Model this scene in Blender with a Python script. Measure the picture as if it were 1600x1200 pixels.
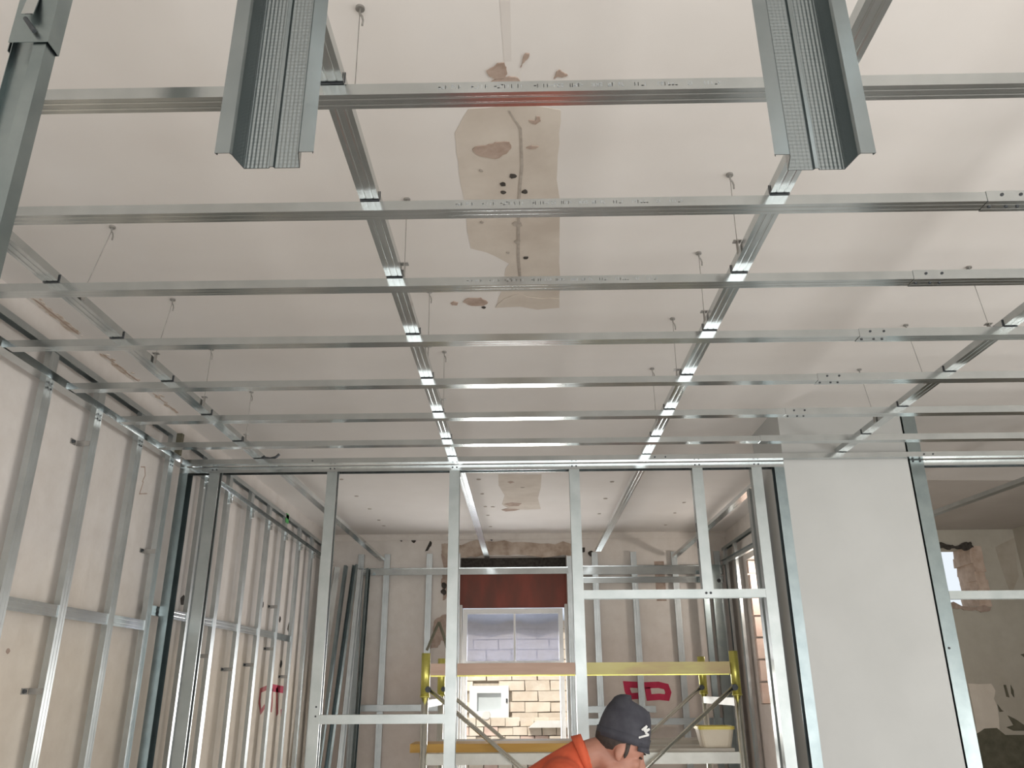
import bpy, bmesh, math, random
from mathutils import Vector, Matrix

# ------------------------------------------------------------------ camera, world, lights, exposure
S = bpy.context.scene
for o in list(bpy.data.objects):
    bpy.data.objects.remove(o)
COL = S.collection
CZ = 1.6                       # eye height; every "h" below is height above the eye
rnd = random.Random(7)

cam_d = bpy.data.cameras.new('camera')
cam_d.sensor_width = 36.0
cam_d.lens = 1250.56 / 1600 * 36
cam_d.clip_start = 0.05
cam = bpy.data.objects.new('camera', cam_d)
COL.objects.link(cam)
YAW, PITCH, ROLL = -0.01453, 0.36298, -0.00706
_cy, _sy, _cp, _sp = math.cos(YAW), math.sin(YAW), math.cos(PITCH), math.sin(PITCH)
_r = Vector((_cy, -_sy, 0)); _f0 = Vector((_sy, _cy, 0)); _u0 = Vector((0, 0, 1))
_f = _f0 * _cp + _u0 * _sp; _u = _u0 * _cp - _f0 * _sp
_r2 = _r * math.cos(ROLL) + _u * math.sin(ROLL); _u2 = _u * math.cos(ROLL) - _r * math.sin(ROLL)
cam.matrix_world = Matrix(((_r2.x, _u2.x, -_f.x, 0), (_r2.y, _u2.y, -_f.y, 0), (_r2.z, _u2.z, -_f.z, CZ), (0, 0, 0, 1)))
S.camera = cam

W = bpy.data.worlds.new('sky'); S.world = W
W.use_nodes = True
wn = W.node_tree.nodes; bg = wn['Background']
bg.inputs[0].default_value = (0.86, 0.93, 1.0, 1); bg.inputs[1].default_value = 1.0

def lamp(name, kind, loc, rot, energy, color=(1, 1, 1), **kw):
    d = bpy.data.lights.new(name, kind); d.energy = energy; d.color = color
    for k, v in kw.items(): setattr(d, k, v)
    o = bpy.data.objects.new(name, d); COL.objects.link(o)
    o.location = loc; o.rotation_euler = rot
    return o
R90 = math.pi / 2
lamp('sun', 'SUN', (0, 0, 12), (math.radians(44), 0, math.radians(-20)), 3.6, (1.0, 0.94, 0.84), angle=0.03)
# daylight coming in through the openings of the room
lamp('daylight_right_windows', 'AREA', (4.9, 0.9, CZ - 0.75), (0, R90 + math.radians(20), 0), 119, (1.0, 0.98, 0.95), shape='RECTANGLE', size=1.0, size_y=4.8)
lamp('daylight_shop_front', 'AREA', (1.3, -3.05, CZ - 0.42), (R90 + math.radians(8), 0, 0), 198, (0.98, 0.99, 1.0), shape='RECTANGLE', size=5.8, size_y=2.2)
lamp('daylight_back_window', 'AREA', (-0.12, 8.62, CZ - 0.1), (-R90, 0, 0), 60, (1.0, 0.98, 0.95), shape='RECTANGLE', size=0.9, size_y=1.2)

S.view_settings.view_transform = 'Standard'
S.view_settings.look = 'None'
S.view_settings.exposure = 0.0
S.view_settings.gamma = 1.0
S.view_settings.use_curve_mapping = False

# ------------------------------------------------------------------ materials
def new_mat(name):
    m = bpy.data.materials.new(name); m.use_nodes = True
    nt = m.node_tree
    return m, nt, nt.nodes['Principled BSDF']
def nd(nt, t, **kw):
    n = nt.nodes.new(t)
    for k, v in kw.items(): setattr(n, k, v)
    return n
def ramp(nt, stops):
    r = nd(nt, 'ShaderNodeValToRGB')
    e = r.color_ramp.elements
    e[0].position, e[0].color = stops[0][0], (*stops[0][1], 1)
    e[1].position, e[1].color = stops[-1][0], (*stops[-1][1], 1)
    for p, c in stops[1:-1]:
        x = e.new(p); x.color = (*c, 1)
    return r
def pos_noise(nt, scale, detail=4, rough=0.55, stretch=None):
    g = nd(nt, 'ShaderNodeNewGeometry')
    n = nd(nt, 'ShaderNodeTexNoise'); n.inputs['Scale'].default_value = scale
    n.inputs['Detail'].default_value = detail; n.inputs['Roughness'].default_value = rough
    if stretch:
        mp = nd(nt, 'ShaderNodeMapping'); mp.inputs['Scale'].default_value = stretch
        nt.links.new(g.outputs['Position'], mp.inputs['Vector']); nt.links.new(mp.outputs[0], n.inputs['Vector'])
    else:
        nt.links.new(g.outputs['Position'], n.inputs['Vector'])
    return n
def bump(nt, b, src, strength, dist):
    bm = nd(nt, 'ShaderNodeBump'); bm.inputs['Strength'].default_value = strength; bm.inputs['Distance'].default_value = dist
    nt.links.new(src, bm.inputs['Height']); nt.links.new(bm.outputs[0], b.inputs['Normal'])
def plain(name, stops, scale=6, rough=0.8, metal=0.0, bs=0.15, bd=0.004, bscale=60, stretch=None):
    m, nt, b = new_mat(name)
    n = pos_noise(nt, scale, stretch=stretch); r = ramp(nt, stops)
    nt.links.new(n.outputs['Fac'], r.inputs[0]); nt.links.new(r.outputs[0], b.inputs['Base Color'])
    b.inputs['Roughness'].default_value = rough; b.inputs['Metallic'].default_value = metal
    if bs:
        n2 = pos_noise(nt, bscale); bump(nt, b, n2.outputs['Fac'], bs, bd)
    return m
def galv(name, lo, hi, r0, r1, metal=1.0, scale=9):
    m, nt, b = new_mat(name)
    n = pos_noise(nt, scale, 5); r = ramp(nt, [(0.3, lo), (0.7, hi)])
    nt.links.new(n.outputs['Fac'], r.inputs[0]); nt.links.new(r.outputs[0], b.inputs['Base Color'])
    n2 = pos_noise(nt, 3.0, 3)
    mr = nd(nt, 'ShaderNodeMapRange'); mr.inputs['To Min'].default_value = r0; mr.inputs['To Max'].default_value = r1
    nt.links.new(n2.outputs['Fac'], mr.inputs['Value']); nt.links.new(mr.outputs[0], b.inputs['Roughness'])
    b.inputs['Metallic'].default_value = metal
    n3 = pos_noise(nt, 25, 2); bump(nt, b, n3.outputs['Fac'], 0.04, 0.004)
    return m
M = {}
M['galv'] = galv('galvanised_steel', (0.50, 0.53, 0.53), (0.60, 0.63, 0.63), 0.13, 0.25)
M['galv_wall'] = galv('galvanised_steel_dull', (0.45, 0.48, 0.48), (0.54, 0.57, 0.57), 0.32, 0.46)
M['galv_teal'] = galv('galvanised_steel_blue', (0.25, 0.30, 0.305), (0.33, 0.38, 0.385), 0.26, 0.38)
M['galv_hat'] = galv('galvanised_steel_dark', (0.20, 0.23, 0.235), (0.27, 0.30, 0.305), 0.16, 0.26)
# knurled face of the hanging furring channels
m, nt, b = new_mat('knurled_steel')
g = nd(nt, 'ShaderNodeNewGeometry')
sx = nd(nt, 'ShaderNodeSeparateXYZ'); nt.links.new(g.outputs['Position'], sx.inputs[0])
def wave(axis, per):
    k = nd(nt, 'ShaderNodeMath', operation='MULTIPLY'); k.inputs[1].default_value = 2 * math.pi / per
    nt.links.new(sx.outputs[axis], k.inputs[0])
    s = nd(nt, 'ShaderNodeMath', operation='SINE'); nt.links.new(k.outputs[0], s.inputs[0]); return s
wx, wz = wave('X', 0.0044), wave('Z', 0.0048)
zz = nd(nt, 'ShaderNodeMath', operation='MULTIPLY'); zz.inputs[1].default_value = 0.35; nt.links.new(wz.outputs[0], zz.inputs[0])
ad = nd(nt, 'ShaderNodeMath', operation='ADD'); nt.links.new(wx.outputs[0], ad.inputs[0]); nt.links.new(zz.outputs[0], ad.inputs[1])
bump(nt, b, ad.outputs[0], 0.45, 0.0005)
b.inputs['Base Color'].default_value = (0.25, 0.28, 0.285, 1); b.inputs['Metallic'].default_value = 1; b.inputs['Roughness'].default_value = 0.3
M['knurl'] = m
M['wire'] = plain('dull_wire', [(0.3, (0.32, 0.31, 0.29)), (0.7, (0.45, 0.44, 0.42))], 30, 0.5, 0.8, 0)
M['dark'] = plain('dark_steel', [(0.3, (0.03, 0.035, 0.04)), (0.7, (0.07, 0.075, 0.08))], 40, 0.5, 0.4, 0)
M['ink'] = plain('grey_ink', [(0.3, (0.30, 0.32, 0.33)), (0.7, (0.42, 0.44, 0.45))], 200, 0.7, 0.0, 0)
M['ceil'] = plain('ceiling_plaster', [(0.3, (0.69, 0.655, 0.62)), (0.7, (0.76, 0.73, 0.70))], 1.3, 0.9, 0, 0.2, 0.004, 14)
M['ceil_darker'] = plain('darker_ceiling_plaster', [(0.3, (0.46, 0.42, 0.38)), (0.7, (0.54, 0.50, 0.46))], 1.5, 0.9)
M['skim'] = plain('old_skim_coat', [(0.3, (0.52, 0.455, 0.39)), (0.7, (0.63, 0.57, 0.50))], 5, 0.9)
M['faint'] = plain('faint_tape', [(0.3, (0.655, 0.615, 0.58)), (0.7, (0.70, 0.665, 0.63))], 5, 0.9)
M['brown'] = plain('bare_brown_plaster', [(0.3, (0.34, 0.25, 0.20)), (0.7, (0.47, 0.37, 0.31))], 22, 0.95)
M['hole'] = plain('hole_and_recess_black', [(0.3, (0.03, 0.025, 0.02)), (0.7, (0.08, 0.07, 0.06))], 40, 0.95, 0, 0)
M['smudge'] = plain('grey_smudge', [(0.3, (0.33, 0.29, 0.25)), (0.7, (0.45, 0.40, 0.35))], 40, 0.95, 0, 0)
M['rust'] = plain('rust_stained_plaster', [(0.35, (0.47, 0.36, 0.27)), (0.62, (0.68, 0.62, 0.56))], 24, 0.95)
def wall_mat(name, up, low, hz, soft=0.25):
    m, nt, b = new_mat(name)
    g = nd(nt, 'ShaderNodeNewGeometry'); s = nd(nt, 'ShaderNodeSeparateXYZ'); nt.links.new(g.outputs['Position'], s.inputs[0])
    n = pos_noise(nt, 1.6, 5)
    a = nd(nt, 'ShaderNodeMath', operation='MULTIPLY_ADD'); a.inputs[1].default_value = 0.7; nt.links.new(n.outputs['Fac'], a.inputs[0]); nt.links.new(s.outputs['Z'], a.inputs[2])
    mr = nd(nt, 'ShaderNodeMapRange'); mr.inputs['From Min'].default_value = hz + CZ + 0.35 - soft; mr.inputs['From Max'].default_value = hz + CZ + 0.35 + soft
    nt.links.new(a.outputs[0], mr.inputs['Value'])
    r = ramp(nt, [(0, low), (1, up)]); nt.links.new(mr.outputs[0], r.inputs[0])
    n2 = pos_noise(nt, 7, 6, 0.65); r2 = ramp(nt, [(0.3, (0.9, 0.885, 0.87)), (0.65, (1, 1, 1))]); nt.links.new(n2.outputs['Fac'], r2.inputs[0])
    mx = nd(nt, 'ShaderNodeMix', data_type='RGBA', blend_type='MULTIPLY'); mx.inputs[0].default_value = 1
    nt.links.new(r.outputs[0], mx.inputs[6]); nt.links.new(r2.outputs[0], mx.inputs[7])
    nt.links.new(mx.outputs[2], b.inputs['Base Color']); b.inputs['Roughness'].default_value = 0.92
    n3 = pos_noise(nt, 30, 4); bump(nt, b, n3.outputs['Fac'], 0.2, 0.004)
    return m
M['wall'] = wall_mat('old_wall_paint', (0.70, 0.66, 0.625), (0.70, 0.63, 0.54), 0.3)
M['wall_far'] = wall_mat('far_wall_paint', (0.73, 0.685, 0.64), (0.68, 0.605, 0.55), 0.35)
M['wall_rr'] = wall_mat('side_room_wall_paint', (0.50, 0.47, 0.40), (0.46, 0.42, 0.35), 0.1)
M['white'] = plain('white_wall_paint', [(0.3, (0.45, 0.455, 0.44)), (0.7, (0.49, 0.495, 0.48))], 2.5, 0.85, 0, 0.1, 0.003, 30)
M['floor'] = plain('dusty_concrete', [(0.3, (0.42, 0.405, 0.385)), (0.7, (0.54, 0.52, 0.495))], 3, 0.9)
M['ground'] = plain('outdoor_ground', [(0.3, (0.35, 0.32, 0.28)), (0.7, (0.45, 0.42, 0.37))], 2, 0.95)
M['red'] = plain('red_spray_paint', [(0.3, (0.44, 0.015, 0.06)), (0.7, (0.57, 0.03, 0.09))], 9, 0.7, 0, 0)
M['redfade'] = plain('faded_red_spray_paint', [(0.3, (0.36, 0.07, 0.08)), (0.7, (0.50, 0.17, 0.16))], 14, 0.8, 0, 0)
M['panel'] = plain('red_brown_panel', [(0.25, (0.10, 0.045, 0.03)), (0.55, (0.23, 0.055, 0.035)), (0.75, (0.30, 0.075, 0.05))], 4, 0.6, 0, 0.2, 0.003, 40, (1, 1, 0.3))
M['pvc'] = plain('white_plastic_frame', [(0.3, (0.84, 0.84, 0.83)), (0.7, (0.90, 0.90, 0.89))], 6, 0.45, 0, 0)
M['brick'] = plain('cream_brick', [(0.3, (0.66, 0.56, 0.45)), (0.7, (0.80, 0.72, 0.61))], 5, 0.9, 0, 0.3, 0.006, 40)
M['brick2'] = plain('pink_brick', [(0.3, (0.66, 0.47, 0.39)), (0.7, (0.78, 0.62, 0.54))], 6, 0.9, 0, 0.3, 0.006, 40)
M['mortar'] = plain('dark_mortar', [(0.3, (0.40, 0.34, 0.27)), (0.7, (0.52, 0.46, 0.38))], 20, 0.95)
M['conc'] = plain('white_ledge', [(0.3, (0.72, 0.70, 0.66)), (0.7, (0.80, 0.78, 0.75))], 9, 0.9)
M['tarp'] = plain('blue_grey_tarpaulin', [(0.3, (0.35, 0.42, 0.55)), (0.7, (0.55, 0.61, 0.70))], 3, 0.6, 0, 0)
M['pipe'] = plain('zinc_plated_tube', [(0.3, (0.72, 0.71, 0.64)), (0.7, (0.84, 0.83, 0.76))], 12, 0.2, 1.0, 0)
M['yellow'] = plain('yellow_paint', [(0.3, (0.50, 0.47, 0.10)), (0.7, (0.68, 0.62, 0.17))], 14, 0.3, 0.65, 0.1)
M['yboard'] = plain('yellow_stained_board', [(0.25, (0.50, 0.33, 0.22)), (0.5, (0.62, 0.56, 0.24)), (0.8, (0.68, 0.62, 0.30))], 2.2, 0.65, 0, 0.15, 0.003, 30, (1, 4, 4))
M['orange'] = plain('orange_stained_plank', [(0.3, (0.46, 0.25, 0.05)), (0.7, (0.58, 0.36, 0.10))], 4, 0.7, 0, 0.15, 0.003, 40, (0.4, 4, 4))
M['greyplank'] = plain('grey_weathered_plank', [(0.3, (0.40, 0.36, 0.30)), (0.7, (0.52, 0.48, 0.42))], 5, 0.8, 0, 0.2, 0.003, 40, (0.4, 4, 4))
M['beam'] = plain('white_painted_beam', [(0.3, (0.62, 0.62, 0.56)), (0.7, (0.74, 0.74, 0.68))], 10, 0.5, 0.1, 0)
M['tub'] = plain('cream_plastic', [(0.3, (0.70, 0.61, 0.47)), (0.7, (0.77, 0.69, 0.55))], 8, 0.5, 0, 0)
M['tubrim'] = plain('yellow_plastic', [(0.3, (0.70, 0.56, 0.08)), (0.7, (0.80, 0.66, 0.15))], 8, 0.5, 0, 0)
M['skin'] = plain('skin', [(0.3, (0.33, 0.15, 0.10)), (0.7, (0.43, 0.21, 0.15))], 9, 0.55, 0, 0.1, 0.002, 80)
M['shirt'] = plain('orange_red_cloth', [(0.3, (0.50, 0.075, 0.03)), (0.7, (0.60, 0.11, 0.045))], 9, 0.85, 0, 0.3, 0.006, 20)
M['trouser'] = plain('dark_blue_cloth', [(0.3, (0.05, 0.06, 0.09)), (0.7, (0.09, 0.10, 0.13))], 9, 0.9, 0, 0.3, 0.006, 20)
M['cap'] = plain('charcoal_cap_cloth', [(0.3, (0.035, 0.035, 0.045)), (0.7, (0.06, 0.06, 0.072))], 20, 0.9, 0, 0.3, 0.003, 60)
M['hair'] = plain('dark_hair', [(0.3, (0.02, 0.015, 0.012)), (0.7, (0.05, 0.035, 0.028))], 60, 0.7, 0, 0.4, 0.004, 90)
M['logo'] = plain('white_embroidery', [(0.3, (0.55, 0.55, 0.53)), (0.7, (0.70, 0.70, 0.68))], 90, 0.8, 0, 0)
M['eye'] = plain('eye_dark', [(0.3, (0.02, 0.015, 0.01)), (0.7, (0.05, 0.03, 0.02))], 60, 0.3, 0, 0)
M['shoe'] = plain('black_boot_leather', [(0.3, (0.02, 0.02, 0.02)), (0.7, (0.05, 0.045, 0.04))], 20, 0.6)
M['green'] = plain('green_tape', [(0.3, (0.04, 0.30, 0.06)), (0.7, (0.08, 0.42, 0.10))], 30, 0.6, 0, 0)
M['lintel'] = plain('exposed_lintel_plaster', [(0.3, (0.26, 0.19, 0.14)), (0.5, (0.45, 0.36, 0.29)), (0.75, (0.60, 0.52, 0.45))], 7, 0.95)
M['damp'] = plain('damp_plaster', [(0.3, (0.40, 0.35, 0.28)), (0.7, (0.49, 0.45, 0.38))], 6, 0.95)
M['pboard'] = plain('pinkish_board', [(0.3, (0.50, 0.34, 0.26)), (0.7, (0.62, 0.45, 0.36))], 5, 0.7, 0, 0.15, 0.003, 30, (0.5, 4, 4))
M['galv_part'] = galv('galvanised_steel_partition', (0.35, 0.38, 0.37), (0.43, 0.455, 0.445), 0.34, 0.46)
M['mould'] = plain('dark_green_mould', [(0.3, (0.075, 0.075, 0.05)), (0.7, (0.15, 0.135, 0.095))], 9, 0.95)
M['rubble'] = plain('broken_brick_reveal', [(0.3, (0.48, 0.35, 0.27)), (0.7, (0.66, 0.53, 0.44))], 12, 0.95, 0, 0.6, 0.02, 14)
# dusty glass
m, nt, b = new_mat('dusty_glass')
b.inputs['Base Color'].default_value = (0.50, 0.50, 0.55, 1); b.inputs['Roughness'].default_value = 0.25
tr = nd(nt, 'ShaderNodeBsdfTransparent'); tr.inputs[0].default_value = (0.80, 0.82, 0.88, 1)
mx = nd(nt, 'ShaderNodeMixShader'); n = pos_noise(nt, 4, 4)
mr = nd(nt, 'ShaderNodeMapRange'); mr.inputs['To Min'].default_value = 0.30; mr.inputs['To Max'].default_value = 0.60
nt.links.new(n.outputs['Fac'], mr.inputs['Value']); nt.links.new(mr.outputs[0], mx.inputs[0])
nt.links.new(tr.outputs[0], mx.inputs[1]); nt.links.new(b.outputs[0], mx.inputs[2])
nt.links.new(mx.outputs[0], nt.nodes['Material Output'].inputs[0])
M['glass'] = m
M['paneout'] = plain('pale_grey_window_pane', [(0.3, (0.50, 0.55, 0.56)), (0.7, (0.58, 0.63, 0.64))], 4, 0.2, 0, 0)
m, nt, b = new_mat('lit_bulb_glass')
b.inputs['Base Color'].default_value = (0.9, 0.88, 0.84, 1); b.inputs['Emission Color'].default_value = (1, 0.9, 0.78, 1); b.inputs['Emission Strength'].default_value = 4
M['bulb'] = m

# ------------------------------------------------------------------ mesh helpers
def V(x, y, h): return Vector((x, y, h + CZ))
def tag(o, label, cat, group=None):
    o['label'] = label; o['category'] = cat
    if group: o['group'] = group
    return o
def build(name, bm, mat, parent=None, smooth=False, origin=None):
    bmesh.ops.recalc_face_normals(bm, faces=bm.faces)
    co = [v.co for v in bm.verts]
    if origin is None:
        lo = Vector((min(c.x for c in co), min(c.y for c in co), min(c.z for c in co)))
        hi = Vector((max(c.x for c in co), max(c.y for c in co), max(c.z for c in co)))
        origin = Vector(((lo.x + hi.x) / 2, (lo.y + hi.y) / 2, lo.z))
    for v in bm.verts: v.co -= origin
    me = bpy.data.meshes.new(name); bm.to_mesh(me); bm.free()
    for mm in (mat if isinstance(mat, (list, tuple)) else [mat]): me.materials.append(M[mm] if isinstance(mm, str) else mm)
    if smooth:
        for p in me.polygons: p.use_smooth = True
    o = bpy.data.objects.new(name, me); COL.objects.link(o)
    if parent is not None:
        o.parent = parent; o.location = origin - WORLD[parent.name]
    else:
        o.location = origin
    WORLD[o.name] = origin
    return o
WORLD = {}
def empty(name, loc):
    o = bpy.data.objects.new(name, None); COL.objects.link(o); o.location = loc; o.empty_display_size = 0.05
    WORLD[o.name] = Vector(loc); return o
def box(bm, lo, hi):
    lo = Vector(lo); hi = Vector(hi)
    vs = [bm.verts.new((x, y, z)) for x in (lo.x, hi.x) for y in (lo.y, hi.y) for z in (lo.z, hi.z)]
    for f in ((0, 1, 3, 2), (4, 6, 7, 5), (0, 4, 5, 1), (2, 3, 7, 6), (0, 2, 6, 4), (1, 5, 7, 3)):
        bm.faces.new([vs[i] for i in f])
    return vs
def hbox(bm, x0, x1, y0, y1, h0, h1): return box(bm, (x0, y0, h0 + CZ), (x1, y1, h1 + CZ))
def sweep(bm, poly, p0, p1, u, v):
    a = [bm.verts.new(p0 + u * s + v * t) for s, t in poly]
    b_ = [bm.verts.new(p1 + u * s + v * t) for s, t in poly]
    n = len(poly)
    for i in range(n):
        j = (i + 1) % n
        bm.faces.new((a[i], a[j], b_[j], b_[i]))
    bm.faces.new(a); bm.faces.new(list(reversed(b_)))
def sheet(line, t):
    """thicken an open 2-D polyline to a closed strip of thickness t (to its left side)"""
    n = len(line); off = []
    for i in range(n):
        def nrm(a, b):
            d = Vector((b[0] - a[0], b[1] - a[1])); d.normalize(); return Vector((-d.y, d.x))
        if i == 0: m_ = nrm(line[0], line[1]); k = 1
        elif i == n - 1: m_ = nrm(line[-2], line[-1]); k = 1
        else:
            n1, n2 = nrm(line[i - 1], line[i]), nrm(line[i], line[i + 1])
            m_ = n1 + n2; m_.normalize(); k = 1 / max(0.35, m_.dot(n1))
        off.append((line[i][0] + m_.x * t * k, line[i][1] + m_.y * t * k))
    return list(line) + off[::-1]
def cd_line(w, h, lip=0.007, groove=True):
    l = [(-w / 2 + lip, h), (-w / 2, h), (-w / 2, 0)]
    if groove:
        for c in (-w * 0.2, w * 0.2):
            l += [(c - 0.003, 0), (c - 0.0015, 0.0006), (c + 0.0015, 0.0006), (c + 0.003, 0)]
    l += [(w / 2, 0), (w / 2, h), (w / 2 - lip, h)]
    return l
def u_line(w, h): return [(-w / 2, h), (-w / 2, 0), (w / 2, 0), (w / 2, h)]
def profile(name, line, p0, p1, u, v, mat='galv', parent=None, t=0.0013):
    bm = bmesh.new(); sweep(bm, sheet(line, t), p0, p1, Vector(u), Vector(v))
    return build(name, bm, mat, parent)
def cyl(bm, p0, p1, r0, r1=None, n=10, caps=True):
    r1 = r0 if r1 is None else r1
    d = p1 - p0; d.normalize()
    a = d.orthogonal().normalized(); b_ = d.cross(a)
    A, B = [], []
    for i in range(n):
        c, s = math.cos(2 * math.pi * i / n), math.sin(2 * math.pi * i / n)
        A.append(bm.verts.new(p0 + (a * c + b_ * s) * r0)); B.append(bm.verts.new(p1 + (a * c + b_ * s) * r1))
    for i in range(n):
        j = (i + 1) % n; bm.faces.new((A[i], A[j], B[j], B[i]))
    if caps: bm.faces.new(A); bm.faces.new(B[::-1])
def slab(bm, pts, n, t):
    """flat polygon pts (world) given thickness t along n"""
    a = [bm.verts.new(p) for p in pts]; b_ = [bm.verts.new(p + n * t) for p in pts]
    k = len(a)
    for i in range(k): bm.faces.new((a[i], a[(i + 1) % k], b_[(i + 1) % k], b_[i]))
    bm.faces.new(a); bm.faces.new(b_[::-1])
def rough_poly(pts, sub=3, amp=0.08):
    """subdivide the outline and shake it for a torn edge"""
    out = []; n = len(pts)
    for i in range(n):
        a, b_ = Vector(pts[i]), Vector(pts[(i + 1) % n]); L = (b_ - a).length
        for k in range(sub):
            p = a.lerp(b_, k / sub)
            if k: p += Vector((rnd.uniform(-1, 1), rnd.uniform(-1, 1))) * L * amp
            out.append((p.x, p.y))
    return out
def patch(name, pts, plane, mat, parent, t=0.003, sub=3, amp=0.08):
    """thin irregular patch on a surface; plane = ('z', h, sign) / ('y', y, sign) / ('x', x, sign)"""
    ax, c, s = plane
    q = rough_poly(pts, sub, amp) if sub > 1 else pts
    if ax == 'z': P = [V(a, b_, c) for a, b_ in q]; n = Vector((0, 0, s))
    elif ax == 'y': P = [V(a, c, b_) for a, b_ in q]; n = Vector((0, s, 0))
    else: P = [V(c, a, b_) for a, b_ in q]; n = Vector((s, 0, 0))
    bm = bmesh.new(); slab(bm, P, n, t)
    bm.normal_update(); bmesh.ops.triangulate(bm, faces=[f for f in bm.faces if len(f.verts) > 4])
    return build(name, bm, mat, parent)
def disc_pts(x, y, r, n=9, e=0.25):
    return [(x + r * math.cos(6.283 * i / n) * (1 + rnd.uniform(-e, e)), y + r * math.sin(6.283 * i / n) * (1 + rnd.uniform(-e, e))) for i in range(n)]
def walled(name, axis, c0, c1, a0, a1, h0, h1, holes, mat):
    """a wall slab with rectangular holes; axis 'x' or 'y' is the thin direction"""
    A = sorted({a0, a1, *[v for k in holes for v in k[:2]]}); Hh = sorted({h0, h1, *[v for k in holes for v in k[2:]]})
    bm = bmesh.new()
    for i in range(len(A) - 1):
        for j in range(len(Hh) - 1):
            ca, ch = (A[i] + A[i + 1]) / 2, (Hh[j] + Hh[j + 1]) / 2
            if any(k[0] < ca < k[1] and k[2] < ch < k[3] for k in holes): continue
            if axis == 'y': hbox(bm, A[i], A[i + 1], c0, c1, Hh[j], Hh[j + 1])
            else: hbox(bm, c0, c1, A[i], A[i + 1], Hh[j], Hh[j + 1])
    bmesh.ops.remove_doubles(bm, verts=bm.verts, dist=1e-5)
    o = build(name, bm, mat); o['kind'] = 'structure'; return o
X, Y, Z = Vector((1, 0, 0)), Vector((0, 1, 0)), Vector((0, 0, 1))

# ------------------------------------------------------------------ the setting
CEIL, FLR = 1.52, -1.6
WL, WF = -2.05, 8.45
bm = bmesh.new(); hbox(bm, -2.3, 5.4, -3.5, 8.9, FLR - 0.2, FLR); fl = build('floor', bm, 'floor'); fl['kind'] = 'structure'
bm = bmesh.new(); hbox(bm, -2.3, 5.4, -3.5, 8.9, CEIL, CEIL + 0.2); ceiling = build('ceiling', bm, 'ceil'); ceiling['kind'] = 'structure'
bm = bmesh.new(); hbox(bm, -40, 40, -40, 60, FLR - 0.6, FLR - 0.25); o = build('outdoor_ground', bm, 'ground'); o['kind'] = 'structure'
bm = bmesh.new(); hbox(bm, WL - 0.25, WL, -3.5, 8.7, FLR, CEIL); wall_left = build('wall_left', bm, 'wall'); wall_left['kind'] = 'structure'
wall_far = walled('wall_far', 'y', WF, WF + 0.25, WL, 2.32, FLR, CEIL, [(-0.68, 0.43, -0.75, 1.29)], 'wall_far')
wall_side = walled('wall_side_room', 'y', WF, WF + 0.34, 2.32, 5.1, FLR, CEIL, [(4.22, 4.64, 0.74, 1.34)], 'wall_rr')
wall_divider = walled('wall_divider', 'x', 2.1, 2.32, 5.0, WF, FLR, CEIL, [(7.0, 7.75, -0.15, 1.12)], 'wall_far')
wall_right = walled('wall_right', 'x', 5.1, 5.35, -3.5, WF + 0.3, FLR, CEIL, [(-1.6, 3.4, -1.1, 0.8)], 'wall_rr')
wall_back = walled('wall_back', 'y', -3.45, -3.2, WL, 5.1, FLR, CEIL, [(-1.4, 4.6, -1.55, 0.9)], 'wall')
bm = bmesh.new(); hbox(bm, 1.48, 2.185, 4.45, 5.0, FLR, CEIL); o = build('wall_pillar', bm, 'white'); o['kind'] = 'structure'
bm = bmesh.new(); hbox(bm, 2.185, 2.32, 4.9, 5.0, FLR, CEIL); o = build('wall_return', bm, 'wall_rr'); o['kind'] = 'structure'
# plaster moulding where the far wall meets the ceiling
bm = bmesh.new(); sweep(bm, [(0, 0), (0.035, 0), (0.035, -0.02), (0.012, -0.06), (0, -0.06)], V(WL, WF, CEIL), V(2.1, WF, CEIL), -Y, Z)
o = build('trim_1', bm, 'wall_far'); o['kind'] = 'structure'

# ceiling wear: skim coat, bare plaster, holes, stains
cz = ('z', CEIL, -1)
skim=[(-0.143,1.823),(-0.191,1.927),(-0.191,2.061),(-0.188,2.254),(-0.185,2.584),(-0.13,2.614),(-0.046,2.703),(-0.062,2.743),(-0.07,2.869),(-0.107,3.052),(0.16,3.084),(0.148,2.749),(0.14,2.557),(0.116,2.162),(0.118,1.982),(0.116,1.835),(0.015,1.806)]
b1=[(-0.086,1.675),(-0.069,1.663),(-0.055,1.648),(-0.038,1.647),(-0.033,1.664),(-0.031,1.686),(-0.039,1.702),(-0.063,1.705),(-0.079,1.694)]
b2=[(-0.083,1.723),(-0.063,1.707),(-0.026,1.697),(-0.004,1.703),(0.005,1.722),(-0.02,1.734),(-0.054,1.736)]
b3=[(-0.143,2.006),(-0.135,1.99),(-0.1,1.984),(-0.073,1.969),(-0.031,1.97),(-0.026,1.997),(-0.04,2.023),(-0.076,2.049),(-0.111,2.038),(-0.133,2.025)]
b4=[(0.003,1.665),(0.01,1.632),(0.017,1.615),(0.027,1.616),(0.023,1.632),(0.014,1.645)]
b5=[(0.092,1.708),(0.098,1.684),(0.106,1.675),(0.117,1.686),(0.129,1.696),(0.114,1.703),(0.102,1.699)]
b6=[(0.026,1.872),(0.044,1.876),(0.048,1.857),(0.058,1.86),(0.06,1.877),(0.046,1.891),(0.033,1.885)]
b7=[(0.018,1.998),(0.034,1.988),(0.057,1.991),(0.048,2.002),(0.03,2.004)]
b8=[(-0.301,3.029),(-0.286,3.013),(-0.268,3.025),(-0.275,3.047),(-0.296,3.046)]
b9=[(-0.248,3.019),(-0.222,2.984),(-0.169,2.983),(-0.143,3.027),(-0.162,3.055),(-0.216,3.053)]
b10=[(-0.113,3.076),(-0.073,2.993),(-0.009,2.949),(0.044,2.985),(0.157,3.0),(0.16,3.084)]
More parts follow.
